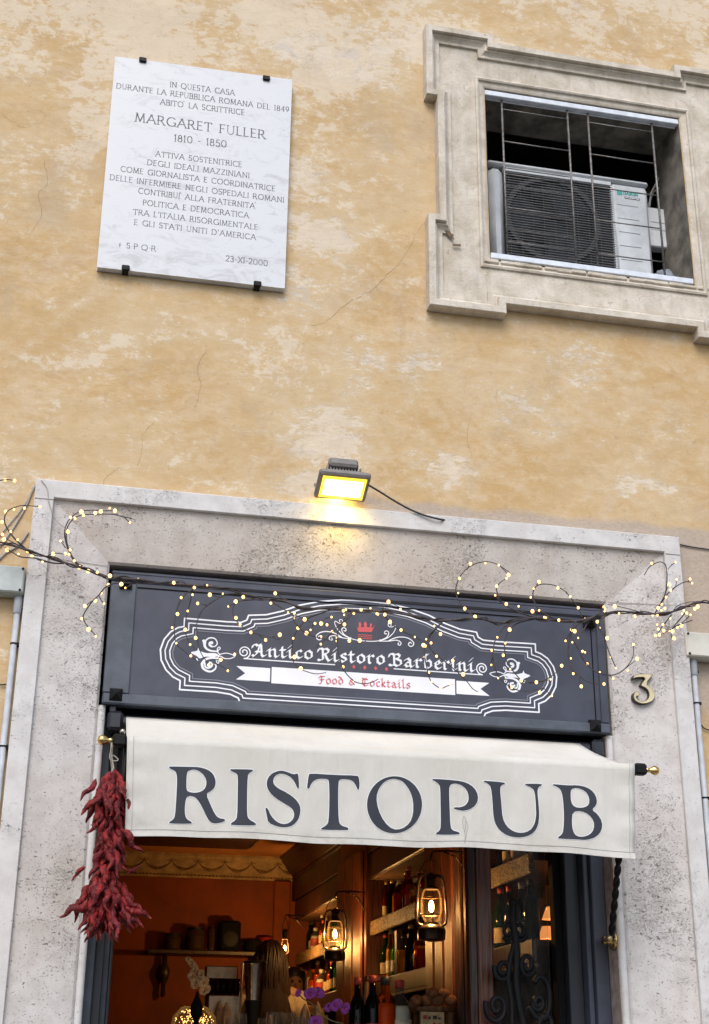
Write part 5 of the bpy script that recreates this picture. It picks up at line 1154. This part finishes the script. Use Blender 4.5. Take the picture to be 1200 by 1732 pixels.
# hurricane lanterns
M_lan = simple('blackened_lantern_metal', (.05, .035, .028), .35, .7, .3, 30); M_lanb = simple('brassy_lantern_wire', (.25, .16, .09), .3, .9, .2, 30)
M_globe = glass('lantern_glass', (1., .93, .80), .0)
M_globe.node_tree.nodes['Principled BSDF'].inputs['Base Color'].default_value = (.02, .015, .01, 1); M_flame = emis('lantern_flame', (1., .60, .22), 30)
def lantern(loc, label, side, armlen, power, sc=1.):
    t = thing('hurricane_lantern', label, 'lantern', loc, 'hanging hurricane lanterns'); org = Vector(loc); t['org'] = [0., 0., 0.]
    m = MB(); m.lathe([(.060, -.175), (.072, -.17), (.074, -.125), (.066, -.108), (.040, -.094), (.036, -.082)], n=22); m.build('fuel_tank', M_lan, t, autos=40)
    m = MB(); m.lathe([(.034, -.082), (.050, -.055), (.058, -.015), (.056, .035), (.047, .075), (.038, .088)], n=22); m.f = m.f[:-2]; m.build('glass_globe', M_globe, t, smooth=True)
    m = MB(); m.lathe([(.038, .086), (.040, .094), (.026, .105), (.024, .135), (.030, .14), (.022, .165), (.008, .175)], n=18); m.build('chimney_cap', M_lan, t, autos=40)
    for s in (-1, 1):
        P = cat([(s*.05, 0, -.10), (s*.076, 0, -.085), (s*.082, 0, -.03), (s*.076, 0, .06), (s*.070, 0, .12), (s*.052, 0, .155), (s*.022, 0, .16)], 4); m = MB(); m.tube(P, .0075, 8); m.build('side_tube', M_lanb if s < 0 else M_lan, t, smooth=True)
    for z, r in ((-.045, .054), (.045, .052)): m = MB(); m.tube([(r*math.cos(a), r*math.sin(a), z) for a in [2*math.pi*i/20 for i in range(20)]], .0016, 5, close=True); m.build('guard_wire', M_lanb, t)
    m = MB(); m.tube(cat([(-.06, 0, .10), (-.062, 0, .17), (-.035, 0, .225), (0, 0, .24), (.035, 0, .225), (.062, 0, .17), (.06, 0, .10)], 4), .0022, 6); m.build('wire_handle', M_lan, t, smooth=True)
    m = MB(); m.ball((0, 0, .0), .014, 10, 8, (1, 1, 2.2)); m.build('flame', M_flame, t, smooth=True)
    m = MB(); m.tube(cat([(0, 0, .235), (.004, 0, .27), (.02, 0, .285), (armlen*.5, 0, .292), (armlen, 0, .285)], 4), .006, 6); m.tube(cat([(armlen*.3, 0, .29), (armlen*.75, 0, .25), (armlen, 0, .16)], 4), .0045, 6); m.build('wall_hook', M_lan, t, smooth=True)
    t.scale = (sc*.93, sc*.93, sc*.93)
    l = bpy.data.lights.new('lantern_light', 'POINT'); l.energy = power; l.color = (1., .55, .20); l.shadow_soft_size = .02
    lo = bpy.data.objects.new('lantern_light', l); C.objects.link(lo); lo.location = org+Vector((0, 0, .0)); return t
p1 = at(730, 1533, 6.8-5.6); p2 = at(567, 1580, 9.1-5.6)
lantern(tuple(p1), 'nearest hurricane lantern, glowing on a hook beside the front wooden post', 1, 2.085-p1[0], 21)
lantern(tuple(p2), 'middle hurricane lantern, glowing on a hook beside the rear wooden post', 1, 2.085-p2[0], 21)
p3 = at(482, 1603, 11.0-5.6)
t = thing('bottle_lantern', 'small glowing lantern with tapered glass hanging near the orange back wall', 'lantern', tuple(p3)); t['org'] = [0., 0., 0.]
m = MB(); m.lathe([(.014, -.05), (.030, -.035), (.032, .0), (.022, .05), (.018, .07)], n=16); m.f = m.f[:-2]; m.build('glass_globe', M_globe, t, smooth=True)
m = MB(); m.lathe([(.026, .062), (.028, .07), (.020, .072), (.022, .11), (.014, .135), (.002, .14)], n=14); m.build('cap', M_lan, t)
m = MB(); m.ball((0, 0, -.005), .012, 10, 8, (1, 1, 1.9)); m.build('flame', M_flame, t, smooth=True)
m = MB(); m.tube(cat([(-.02, 0, .10), (-.022, 0, .16), (0, 0, .215), (.022, 0, .16), (.02, 0, .10)], 4), .003, 6); m.tube([(-.004, 0, .215), (0, 0, .245), (.15, 0, .24)], .006, 6); m.tube([(.02, 0, .24), (.10, 0, .20), (.15, 0, .15)], .004, 6); m.build('wall_hook', M_lan, t, smooth=True)
l = bpy.data.lights.new('lantern_light', 'POINT'); l.energy = 24; l.color = (1., .52, .16); l.shadow_soft_size = .02; lo = bpy.data.objects.new('lantern_light', l); C.objects.link(lo); lo.location = p3

# shelf on the back wall
ws = thing('wall_shelf', 'dark wooden shelf on the orange back wall held by a turned bracket', 'shelf', (1.3, YB, 2.5))
a = at(250, 1608, YB-.15); b = at(440, 1612, YB-.15); zsh = a[2]+.01
m = MB(); m.bbox(a[0], b[0]+.1, YB-.22, YB-.001, zsh-.035, zsh, .006); m.build('shelf_board', M_wood, ws)
for xx in (at(277, 1640, YB)[0], b[0]-.05):
    m = MB(); m.lathe([(.001, -.36), (.018, -.35), (.018, -.25), (.03, -.235), (.045, -.19), (.045, -.15), (.03, -.12), (.02, -.10), (.02, -.036)], (xx, YB-.06, zsh), 12); m.build('turned_bracket', M_wood, ws, smooth=True)
def X_(px, y=1600): return at(px, y, YB-.12)[0]
M_jar = glass('jar_glass', (.35, .22, .14), .3)
for px0, px1, ytop, lab in ((277, 305, 1578, 'smaller glass jar at the left end of the back shelf'), (313, 347, 1568, 'larger glass jar second on the back shelf'), (351, 363, 1566, 'slim dark glass jar beside the black loudspeaker on the back shelf')):
    x0, x1 = X_(px0), X_(px1); r = (x1-x0)/2; h = at(px0, ytop, YB-.12)[2]-zsh
    t = thing('glass_jar', lab, 'jar', ((x0+x1)/2, YB-.12, zsh), 'glass jars on the back shelf'); t['org'] = [0., 0., 0.]
    m = MB(); m.lathe([(.001, .002), (r*.95, .004), (r, .02), (r, h*.82), (r*.8, h*.9)], n=18); m.build('jar_body', M_jar, t, smooth=True)
    m = MB(); m.lathe([(.001, .006), (r*.9, .01), (r*.9, h*.6), (.001, h*.62)], n=14); m.build('contents', simple('dry_contents', (.12, .06, .03), .4), t)
    m = MB(); m.lathe([(r*.84, h*.88), (r*.86, h*.97), (r*.3, h), (.001, h)], n=16); m.build('lid', M_black, t)
x0, x1 = X_(370), X_(405); h = at(380, 1558, YB-.12)[2]-zsh
t = thing('loudspeaker', 'black boxy loudspeaker standing upright on the back shelf', 'loudspeaker', ((x0+x1)/2, YB-.12, zsh))
m = MB(); m.bbox(x0, x1, YB-.2, YB-.03, zsh+.001, zsh+h, .02); m.build('cabinet', M_blackhole, t); m = MB(); m.lathe([(.06, 0), (.062, .004), (.02, .006)], ((x0+x1)/2, YB-.201, zsh+h*.4), 20, Matrix.Rotation(math.pi/2, 4, 'X')); m.build('cone', M_black, t)
x0, x1 = X_(412), X_(446)
t = thing('cooking_pot', 'black lidded pot on the right end of the back shelf', 'pot', ((x0+x1)/2, YB-.12, zsh))
m = MB(); m.lathe([(.06, .001), (.078, .01), (.08, .09), (.083, .092), (.06, .10), (.001, .105)], ((x0+x1)/2, YB-.12, zsh), 20); m.build('pot_body', M_blackhole, t, autos=35); m = MB(); m.tube([((x0+x1)/2-.08, YB-.12, zsh+.07), ((x0+x1)/2-.11, YB-.12, zsh+.065)], .008); m.build('handle', M_black, t)
c = at(447, 1597, YB-.13); t = thing('red_mug', 'red mug with round handle above the woman at the end of the back shelf', 'mug', tuple(c))
c = (X_(450), YB-.13, zsh); zz = .03
m = MB(); m.lathe([(.03, .001), (.058, .004), (.060, .12), (.056, .12), (.054, .02), (.001, .02)], c, 18); m.build('mug_body', simple('red_glaze', (.35, .03, .02), .3), t, smooth=True)
m = MB(); m.tube([(c[0]+.058+.028*math.sin(math.pi*i/8), c[1], c[2]+.03+.065*i/8) for i in range(9)], .006, 6); m.build('mug_handle', simple('red_glaze', (.35, .03, .02), .3), t, smooth=True)

# counter
ct = thing('bar_counter', 'dark wooden bar counter crowded with glasses and bottles behind the doorway', 'counter', (1.2, 1.7, FZ)); CT = 1.70
m = MB(); m.bbox(.15, 2.0, 1.0, 2.6, FZ, CT-.04, .01); m.build('counter_body', M_wood, ct); m = MB(); m.bbox(.12, 2.03, .95, 2.65, CT-.04, CT, .01); m.build('counter_top', M_woodred, ct)
def onct(px, Y): p = at(px, 1700, Y); return (p[0], Y, CT)
for px, kd, cl, lb, s, lab in ((605, 'wine', 'black', 'red', 1.12, 'cola dark bottle with red label, left one of the pair on the counter'), (631, 'wine', 'black', 'red', 1.16, 'cola dark bottle with red label, right one of the pair on the counter'), (652, 'liquor', 'orange', None, 1.38, 'orange juice bottle between the cola dark and clear bottles'), (676, 'liquor', 'clear', 'white', 1.32, 'clear bottle with white label left of the potato tray')):
    bottle(kd, cl, lb, onct(px, 1.3), lab, 'bottles on the counter', s)
# potato tray on legs
pt = thing('serving_tray', 'round pale wooden tray on legs holding potatoes at the right of the counter', 'tray', (1.93, 1.35, CT)); a = at(702, 1705, 1.3); b = at(778, 1709, 1.3); tz = (a[2]+b[2])/2-.01; xc = (a[0]+b[0])/2; rr = (b[0]-a[0])/2
m = MB(); m.lathe([(.001, 0), (rr*.95, 0), (rr, .008), (rr, .022), (rr*.95, .022), (rr*.93, .012), (.001, .012)], (xc, 1.38, tz), 28, sy=.8); m.build('tray_top', M_woodp, pt, autos=40)
for dx, dy in ((-.07, -.05), (.07, -.05), (-.07, .06), (.07, .06)): m = MB(); m.bbox(xc+dx-.012, xc+dx+.012, 1.38+dy-.012, 1.38+dy+.012, CT, tz-.001, .003); m.build('leg', M_woodp, pt)
M_pot = simple('potato_skin', (.30, .12, .05), .75, 0, .3, 30, .004)
for i, (px, py, r) in enumerate(((705, 1692, .030), (722, 1692, .032), (741, 1693, .028), (762, 1692, .031), (732, 1679, .028), (752, 1681, .027), (698, 1700, .022))):
    p = at(px, py, 1.36+.02*(i % 2)); m = MB(); m.ball(tuple(p), r, 12, 8, (1.15, .9, .9)); props(m.build('potato', M_pot, smooth=True), f'{["brown potato at the left", "brown potato second from left", "small brown potato in the middle", "brown potato at the right", "brown potato on top left of the heap", "brown potato on top right of the heap", "smallest brown potato at the far left edge"][i]} of the tray', 'potato', 'potatoes on the tray')
pc = thing('picture_card', 'yellowish picture card with dark blocks standing under the potato tray', 'card', (xc, 1.3, CT)); a = at(712, 1711, 1.26); b = at(752, 1730, 1.26)
m = MB(); m.bbox(a[0], b[0], 1.26, 1.265, CT+.001, a[2], .001); m.build('card', LB['cream'], pc)
for i in range(4):
    for j in range(5):
        x = a[0]+.012+i*(b[0]-a[0]-.02)/4; z = CT+.02+j*(a[2]-CT-.02)/5; m = MB(); m.box(x, x+ru(.012, .022), 1.2585, 1.2595, z, z+ru(.008, .02)); m.build('picture_block', random.choice([LB['red'], LB['black'], M_wood]), pc)
# wooden stand with cloth, behind the bottles
st = thing('wooden_stand', 'pale curved wooden stand with grey green cloth behind the dark bottles', 'stand', (1.6, 1.55, CT)); Q = lambda x, y, Y=1.55: atv(x, y, Y)
m = MB(); m.tube([Q(620, 1740), Q(619, 1690), Q(621, 1658)], .013); m.build('upright', M_woodp, st); m = MB(); m.tube([Q(655, 1740), Q(656, 1700), Q(655, 1656)], .013); m.build('upright', M_woodp, st)
m = MB(); m.bbox(Q(618, 1658).x, Q(657, 1658).x, 1.53, 1.575, Q(620, 1660).z, Q(620, 1649).z, .006); m.build('cross_bar', M_woodred, st)
m = MB(); m.lathe([(.03, 0), (.028, .12), (.015, .2), (.028, .25)], (Q(640, 1700).x, 1.55, CT+.02), 12); m.build('cloth', simple('grey_green_cloth', (.16, .18, .14), .8), st, smooth=True)
# steel urn
u = onct(429, 2.0); ur = thing('steel_urn', 'tall shiny steel urn with dark foot on the counter', 'urn', u); z1 = at(429, 1630, 2.0)[2]; z0 = at(429, 1692, 2.0)[2]
m = MB(); m.lathe([(.040, z0), (.056, z1-.01), (.060, z1)], (u[0], 2.0, 0), 28); m.build('urn_body', M_steel, ur, autos=30); m = MB(); m.lathe([(.07, CT), (.07, CT+.03), (.03, CT+.05), (.045, z0-.002)], (u[0], 2.0, 0), 20); m.build('foot', M_black, ur, autos=30)
m = MB(); m.lathe([(.064, z1+.001), (.062, z1+.01), (.02, z1+.02), (.008, z1+.04)], (u[0], 2.0, 0), 20); m.build('lid', M_black, ur, autos=30); m = MB(); m.tube([(u[0]-.075, 1.97, CT+.05), (u[0]-.068, 1.97, z1)], .006); m.build('tap_rod', M_steel, ur)
# coffee machine with dark cups
cmn = thing('cup_rack', 'steel rack with dark glasses left of the steel urn', 'rack', (.95, 2.2, CT)); a = at(352, 1654, 2.1); b = at(400, 1680, 2.1)
m = MB(); m.bbox(a[0], b[0]+.02, 2.05, 2.25, CT, b[2]-.012, .006); m.bbox(a[0], b[0]+.02, 2.2, 2.26, b[2]-.012, a[2]+.07, .006); m.build('rack_frame', simple('dull_steel', (.28, .2, .14), .35, .8, .2, 20), cmn)
for k in range(5): m = MB(); m.lathe([(.016, b[2]-.011), (.021, a[2])], (a[0]+.02+k*.034, 2.12, 0), 12); m.build('dark_glass', GM['dark brown'], cmn, smooth=True)
# glasses and napkin cones
M_nap = simple('cream_napkin', (.34, .22, .13), .8, 0, .25, 20)
NP = [(372, 1692, 2.0), (384, 1695, 1.9), (516, 1698, 1.7), (538, 1694, 1.65)]
for i, (px, py, Y) in enumerate(NP):
    p = at(px, py, Y); h = p[2]-CT; t = thing('napkin_cone', f'cream folded napkin cone on the counter, {["leftmost", "second", "third", "fourth"][i]} from the left', 'napkin', (p[0], Y, CT), 'napkin cones'); t['org'] = [0, 0, 0]
    m = MB(); m.lathe([(.050, 0), (.040, h*.4), (.020, h*.85), (.004, h)], n=9); m.build('folded_cloth', M_nap, t)
M_cg = glass('clear_glass', (.9, .85, .75), .15)
for i, px in enumerate((392, 408, 448, 462, 478, 492, 506, 522, 545)):
    Y = 1.35+.08*(i % 3); p = onct(px, Y); h = ru(.15, .19); t = thing('wine_glass', f'clear wine glass in the row on the counter, {(ORD)[i]} from the left', 'glass', p, 'glasses on the counter'); t['org'] = [0, 0, 0]
    m = MB(); m.lathe([(.032, 0), (.032, .003), (.004, .008), (.004, h*.45), (.022, h*.55), (.034, h*.75), (.030, h)], n=14); m.f = m.f[:-1]; m.build('glass_bowl', M_cg, t, smooth=True)
# glittering bowl
gb = thing('glitter_bowl', 'big round glass bowl filled with tiny warm lights at the left of the counter', 'bowl', onct(325, 1.6)); c = Vector(at(328, 1738, 1.6)); rb_ = .115
m = MB(); m.lathe([(.04, -.10), (.10, -.05), (.115, 0), (.105, .05), (.07, .09), (.05, .10)], tuple(c), 24); m.f = m.f[:-2]; m.build('bowl_glass', M_cg, gb, smooth=True)
M_glit = emis('glitter_glint', (1., .55, .16), 3.2)  # glowing dots stand in for reflected glitter in the bowl
m = MB()
for k in range(230):
    a, e, r = ru(0, 6.28), ru(-.3, 1.45), ru(.5, .96)*.105; p = c+Vector((r*math.cos(a)*math.cos(e), r*math.sin(a)*math.cos(e), r*math.sin(e)*.95)); s = ru(.0016, .0036); m.ball(tuple(p), s, 5, 3)
m.build('glint_dots', M_glit, gb, kind='stuff')
m = MB(); m.lathe([(.012, -.1), (.012, .03), (.028, .05), (.03, .09), (.012, .13), (.004, .16)], (c[0]-.01, 1.42, c[2]), 12); props(m.build('pepper_mill', M_blackhole, smooth=True), 'dark turned pepper mill in front of the glittering bowl', 'pepper mill')
# orchids
def orchid(name, label, pts, stem, Y, colp, colc, size):
    t = thing(name, label, 'orchid', (at(*stem[-1], Y)[0], Y, CT))
    Mp = simple('petal_'+name, colp, .55, 0, .3, 60, .001, tuple(c*.6 for c in colp)); Mc = simple('lip_'+name, colc, .5)
    m = MB(); m.tube([atv(x, y, Y) for x, y in cat(stem, 4)], .003, 6); m.build('stem', simple('orchid_stem', (.10, .12, .04), .6), t, smooth=True)
    for x, y, s in pts:
        c = atv(x, y, Y-.02+ru(-.015, .015)); m = MB(); rot = ru(0, 6.28)
        for k in range(5):
            a = rot+k*2*math.pi/5; big = 1.0 if k in (1, 4) else .8; wd = .62 if k in (1, 4) else .36
            vs = []; fs = []; L = size*s*big; N = 7
            for i in range(N+1):
                tt = i/N; w_ = L*wd*math.sin(math.pi*min(tt*.93+.07, 1))**.6; ctr = Vector((math.cos(a), 0, math.sin(a)))*L*tt; sd_ = Vector((-math.sin(a), 0, math.cos(a)))*w_
                bend = Vector((0, -L*.35*math.sin(tt*2.2)+(.15*L*tt*tt), 0)); vs += [c+ctr+bend-sd_, c+ctr+bend+Vector((0, -.12*L, 0)), c+ctr+bend+sd_]
            for i in range(N): fs += [(3*i, 3*i+1, 3*i+4, 3*i+3), (3*i+1, 3*i+2, 3*i+5, 3*i+4)]
            m.add(vs, fs)
        fo = m.build('flower', Mp, t, smooth=True); m = MB(); m.ball(tuple(c+Vector((0, -.012, -.004))), .007*s, 8, 6, (.8, 1.2, 1)); m.build('lip', Mc, fo, smooth=True)
orchid('purple_orchid', 'purple orchid spray in front of the counter between the urn and the dark bottles', [(505, 1680, .55), (525, 1681, .95), (539, 1680, .9), (534, 1728, .95), (556, 1703, .75), (568, 1699, .95), (585, 1706, .8)], [(503, 1676), (512, 1688), (530, 1700), (545, 1716), (560, 1726), (585, 1735), (600, 1760)], 1.0, (.30, .04, .34), (.5, .08, .3), .035)
orchid('white_orchid', 'white orchid spray in the dark to the left of the steel rack', [(318, 1622, .45), (324, 1630, .7), (330, 1640, .7), (326, 1652, .9), (340, 1648, .7), (332, 1664, .9), (345, 1662, .9), (347, 1675, .9)], [(318, 1622), (326, 1640), (338, 1665), (345, 1690), (345, 1740)], 1.75, (.50, .38, .24), (.45, .25, .1), .036)

# people
def person(label, base, top, parts):
    t = thing('person', label, 'person', base); t['org'] = [0., 0., 0.]
    parts(t); return t
def loft(rings, n=16):
    m = MB(); vs = []
    for (cx_, cy_, z, rx, ry) in rings:
        for k in range(n): a = 2*math.pi*k/n; vs.append((cx_+rx*math.cos(a), cy_+ry*math.sin(a), z))
    fs = [(i*n+k, i*n+(k+1) % n, (i+1)*n+(k+1) % n, (i+1)*n+k) for i in range(len(rings)-1) for k in range(n)]+[tuple(range(n))[::-1], tuple(range((len(rings)-1)*n, len(rings)*n))]
    m.add(vs, fs); return m
M_skin = simple('skin', (.42, .22, .13), .5, 0, .1, 15); M_hair = simple('long_brown_hair', (.030, .013, .008), .45, 0, .4, 30, .006, (.02, .01, .007), (5, 5, .4)); M_hair2 = simple('black_hair', (.012, .01, .01), .5)
M_shirt = simple('cream_shirt', (.50, .40, .28), .8, 0, .15, 10, .004); M_vest = simple('black_waistcoat', (.015, .014, .016), .7); M_trou = simple('dark_trousers', (.03, .03, .035), .8)
def skinbody(name, J, E, root, mt, parent, sub=2):
    me = bpy.data.meshes.new(name); me.from_pydata([j[0] for j in J], E, []); o = bpy.data.objects.new(name, me); C.objects.link(o); o.parent = parent
    md = o.modifiers.new('skin', 'SKIN'); md.use_smooth_shade = True; ob = o.data.skin_vertices
    if not ob: me.skin_vertices.add() if hasattr(me.skin_vertices, 'add') else None
    for i, j in enumerate(J): me.skin_vertices[0].data[i].radius = j[1]; me.skin_vertices[0].data[i].use_root = (i == root)
    s = o.modifiers.new('sub', 'SUBSURF'); s.levels = s.render_levels = sub; me.materials.append(mt); return o
def body_parts(H, hair, facing, arms):
    """standing figure of height H with its feet at the origin, built in local units; facing +1 looks to -Y (the street)"""
    f = -facing
    J = [((0, 0, .53*H), (.085*H, .06*H)), ((0, 0, .62*H), (.075*H, .055*H)), ((0, 0, .72*H), (.09*H, .062*H)), ((0, 0, .80*H), (.075*H, .05*H)), ((0, 0, .845*H), (.032*H, .032*H)), ((0, f*.006*H, .89*H), (.045*H, .052*H)), ((0, f*.01*H, .945*H), (.046*H, .056*H)), ((0, 0, .985*H), (.028*H, .034*H))]
    E = [(0, 1), (1, 2), (2, 3), (3, 4), (4, 5), (5, 6), (6, 7)]
    for s in (-1, 1):
        n = len(J); J += [((s*.055*H, 0, .48*H), (.055*H, .055*H)), ((s*.06*H, 0, .27*H), (.036*H, .036*H)), ((s*.06*H, 0, .06*H), (.024*H, .024*H)), ((s*.06*H, f*.06*H, .025*H), (.026*H, .02*H))]; E += [(0, n), (n, n+1), (n+1, n+2), (n+2, n+3)]
        n = len(J); (ex, ey, ez), (hx, hy, hz) = arms
        J += [((s*.115*H, 0, .80*H), (.033*H, .033*H)), ((s*ex*H, f*ey*H, ez*H), (.024*H, .024*H)), ((s*hx*H, f*hy*H, hz*H), (.017*H, .017*H)), ((s*hx*H, f*(hy+.04)*H, hz*H), (.022*H, .012*H))]; E += [(3, n), (n, n+1), (n+1, n+2), (n+2, n+3)]
    return J, E
def fig(label, base, H, facing, hair, vest):
    t = thing('person', label, 'person', base); t['org'] = [0., 0., 0.]; f = -facing
    J, E = body_parts(H, hair, facing, ((.14, .03, .62), (.12, .14, .60)))
    skinbody('body', J, E, 0, M_skin, t)
    r = [(0, 0, .50*H, .105*H, .07*H), (0, 0, .60*H, .092*H, .066*H), (0, 0, .72*H, .108*H, .078*H), (0, 0, .79*H, .118*H, .066*H), (0, 0, .825*H, .085*H, .052*H), (0, 0, .845*H, .046*H, .042*H)]
    loft(r).build('shirt', M_shirt, t, smooth=True)
    for s in (-1, 1):
        m = MB(); m.tube([(s*.10*H, 0, .80*H), (s*.135*H, f*.01*H, .72*H), (s*.145*H, f*.03*H, .63*H), (s*.135*H, f*.08*H, .61*H)], [.042*H, .036*H, .032*H, .026*H], 12); m.build('sleeve', M_shirt, t, smooth=True)
        m = MB(); m.tube([(s*.05*H, 0, .53*H), (s*.06*H, 0, .27*H), (s*.06*H, 0, .05*H)], [.068*H, .048*H, .04*H], 12); m.build('trouser_leg', M_trou, t, smooth=True)
    if vest: loft([(0, 0, z, rx+.006, ry+.006) for (_, _, z, rx, ry) in r[1:4]]+[(0, .01, .81*H, .07*H, .062*H)]).build('waistcoat', M_vest, t, smooth=True)
    hm = MB()
    if hair == 'long':
        rr = [(0, -f*.022*H, .62*H, .07*H, .018*H), (0, -f*.035*H, .66*H, .092*H, .036*H), (0, -f*.035*H, .74*H, .092*H, .045*H), (0, -f*.022*H, .82*H, .076*H, .050*H), (0, -f*.012*H, .89*H, .066*H, .064*H), (0, -f*.008*H, .945*H, .062*H, .068*H), (0, 0, .985*H, .046*H, .052*H), (0, 0, 1.005*H, .018*H, .02*H)]
        hm = loft(rr, 22); hm.v = [(x*(1+.05*math.sin(math.atan2(y, x)*9+z*7)), y*(1+.05*math.sin(math.atan2(y, x)*9)), z) for x, y, z in hm.v]; ho = hm.build('hair', M_hair, t, smooth=True)
        for k in range(34):
            a = -math.pi*(k+.5)/34*f if True else 0; ca, sa_ = math.cos(a), -f*abs(math.sin(a)); ph_ = ru(0, 6)
            P = [(ca*rx_*H*1.0+.006*math.sin(ph_+i*1.1), (sa_*ry_-f*.02)*H, z_*H) for i, (rx_, ry_, z_) in enumerate(((.02, .03, 1.0), (.05, .055, .965), (.063, .06, .92), (.068, .055, .87), (.078, .045, .81), (.092, .040, .75), (.100, .035, .68), (.098+ru(-.01, .012), .03, .62+ru(-.02, .02))))]
            m = MB(); m.tube(P, [.004, .008, .010, .011, .012, .012, .010, .003], 6); m.build('lock', M_hair, ho, smooth=True)
    else:
        hm = loft([(0, -f*.014*H, .90*H, .055*H, .050*H), (0, -f*.012*H, .945*H, .058*H, .060*H), (0, -f*.003*H, .978*H, .052*H, .060*H), (0, 0, 1.0*H, .030*H, .034*H)], 18); hm.build('hair', M_hair2, t, smooth=True)
        for s in (-1, 1):
            m = MB(); m.ball((s*.017*H, f*.062*H, .935*H), .0055*H, 8, 6); m.build('eye', M_hair2, t)
            m = MB(); m.ball((s*.052*H, 0, .925*H), .012*H, 8, 6, (.5, .8, 1.4)); m.build('ear', M_skin, t)
        m = MB(); m.ball((0, f*.066*H, .922*H), .008*H, 8, 6, (.8, 1.2, 1.6)); m.build('nose', M_skin, t, smooth=True); m = MB(); m.ball((0, f*.058*H, .897*H), .012*H, 8, 5, (1, .4, .3)); m.build('mouth', simple('lips', (.3, .09, .07), .5), t)
    return t
ph = at(457, 1592, 3.9); fig('woman with long brown hair seen from behind, in a cream top, at the counter', (ph[0], 3.9, FZ), ph[2]-FZ, -1, 'long', False)
ph = at(498, 1636, 4.9); fig('short haired person in cream shirt and black waistcoat facing the street beside the small lantern', (ph[0], 4.9, FZ), ph[2]-FZ, 1, 'short', True)

# side window with iron scrollwork
sw = thing('side_window', 'narrow dark framed glass side window right of the open doorway', 'side window', (1.98, .3, FZ))
for a, b, mt in ((1.80, 1.835, M_wood), (1.8355, 1.905, M_woodred)): m = MB(); m.bbox(a, b, .30, .36, FZ, 2.85, .006); m.build('stile', mt, sw)
m = MB(); m.bbox(1.906, 2.164, .31, .35, 2.70, 2.85, .006); m.build('top_rail', M_wood, sw)
m = MB(); m.box(1.905, 2.164, .328, .332, FZ, 2.70); m.build('pane', glass('window_glass', (.97, .97, .95), .03), sw)
ir = thing('iron_scrollwork', 'black wrought iron scrolls with a ball finial in front of the side window', 'ironwork', (2.0, .22, FZ)); qs = zm(790, 1430, 5.714)
def iron(pts, r, Y=.22, k=4): m = MB(); m.tube([atv(*qs(x, y), Y) for x, y in cat(pts, k)], r, 8); m.build('scroll', M_black, ir, smooth=True)
def spir(cx_, cy_, r0, r1, a0, a1, ky=1.35, n=22): return [(cx_+(r0+(r1-r0)*i/n)*math.cos(math.radians(a0+(a1-a0)*i/n)), cy_+ky*(r0+(r1-r0)*i/n)*math.sin(math.radians(a0+(a1-a0)*i/n))) for i in range(n+1)]
iron([(450, 590), (440, 700), (470, 900), (480, 1100), (475, 1300), (500, 1500), (560, 1800)], .017); iron([(470, 900), (420, 1100), (400, 1300), (430, 1500), (440, 1800)], .012)
m = MB(); m.ball(tuple(at(*qs(445, 560), .22)), .021, 14, 10, (1, 1, 1.15)); m.build('ball_finial', M_black, ir, smooth=True)
iron(spir(395, 830, 20, 60, 0, 500), .009); iron(spir(510, 830, 22, 72, 180, -340), .010); iron(spir(350, 1200, 20, 85, 20, 560), .011); iron(spir(585, 1150, 20, 75, 200, -330, 1.6), .011)
iron(spir(690, 1520, 18, 60, 0, 540), .012); iron([(650, 1330), (700, 1270), (770, 1320), (800, 1450), (790, 1600), (740, 1680), (660, 1650), (600, 1560)], .013); iron(spir(770, 1730, 20, 90, 180, -300), .014); iron(spir(290, 1560, 20, 110, 40, 560, 1.5), .012)
# twin shaded lamp
tl_ = thing('shaded_lamp', 'small wall lamp with two glowing orange fabric shades behind the side window', 'lamp', tuple(at(930, 1570, 1.0)))
M_sh = emis('glowing_shade', (1., .36, .10), .55); M_shb = emis('lamp_bulb', (1., .75, .4), 4)
for px, py in ((933, 1545), (926, 1578)):
    c = at(px, py, .95); m = MB(); m.lathe([(.047, -.028), (.024, .030)], tuple(c), 18); m.f = m.f[:-2]; m.build('shade', M_sh, tl_, smooth=True); m = MB(); m.ball((c[0], c[1], c[2]-.012), .014); m.build('lamp_bulb', M_shb, tl_); m = MB(); m.tube([(c[0], c[1], c[2]-.02), (c[0], c[1], c[2]-.07), (c[0]+.03, c[1], c[2]-.09), (c[0]+.12, c[1]+.0, c[2]-.06)], .004); m.build('lamp_arm', M_brass_old, tl_)
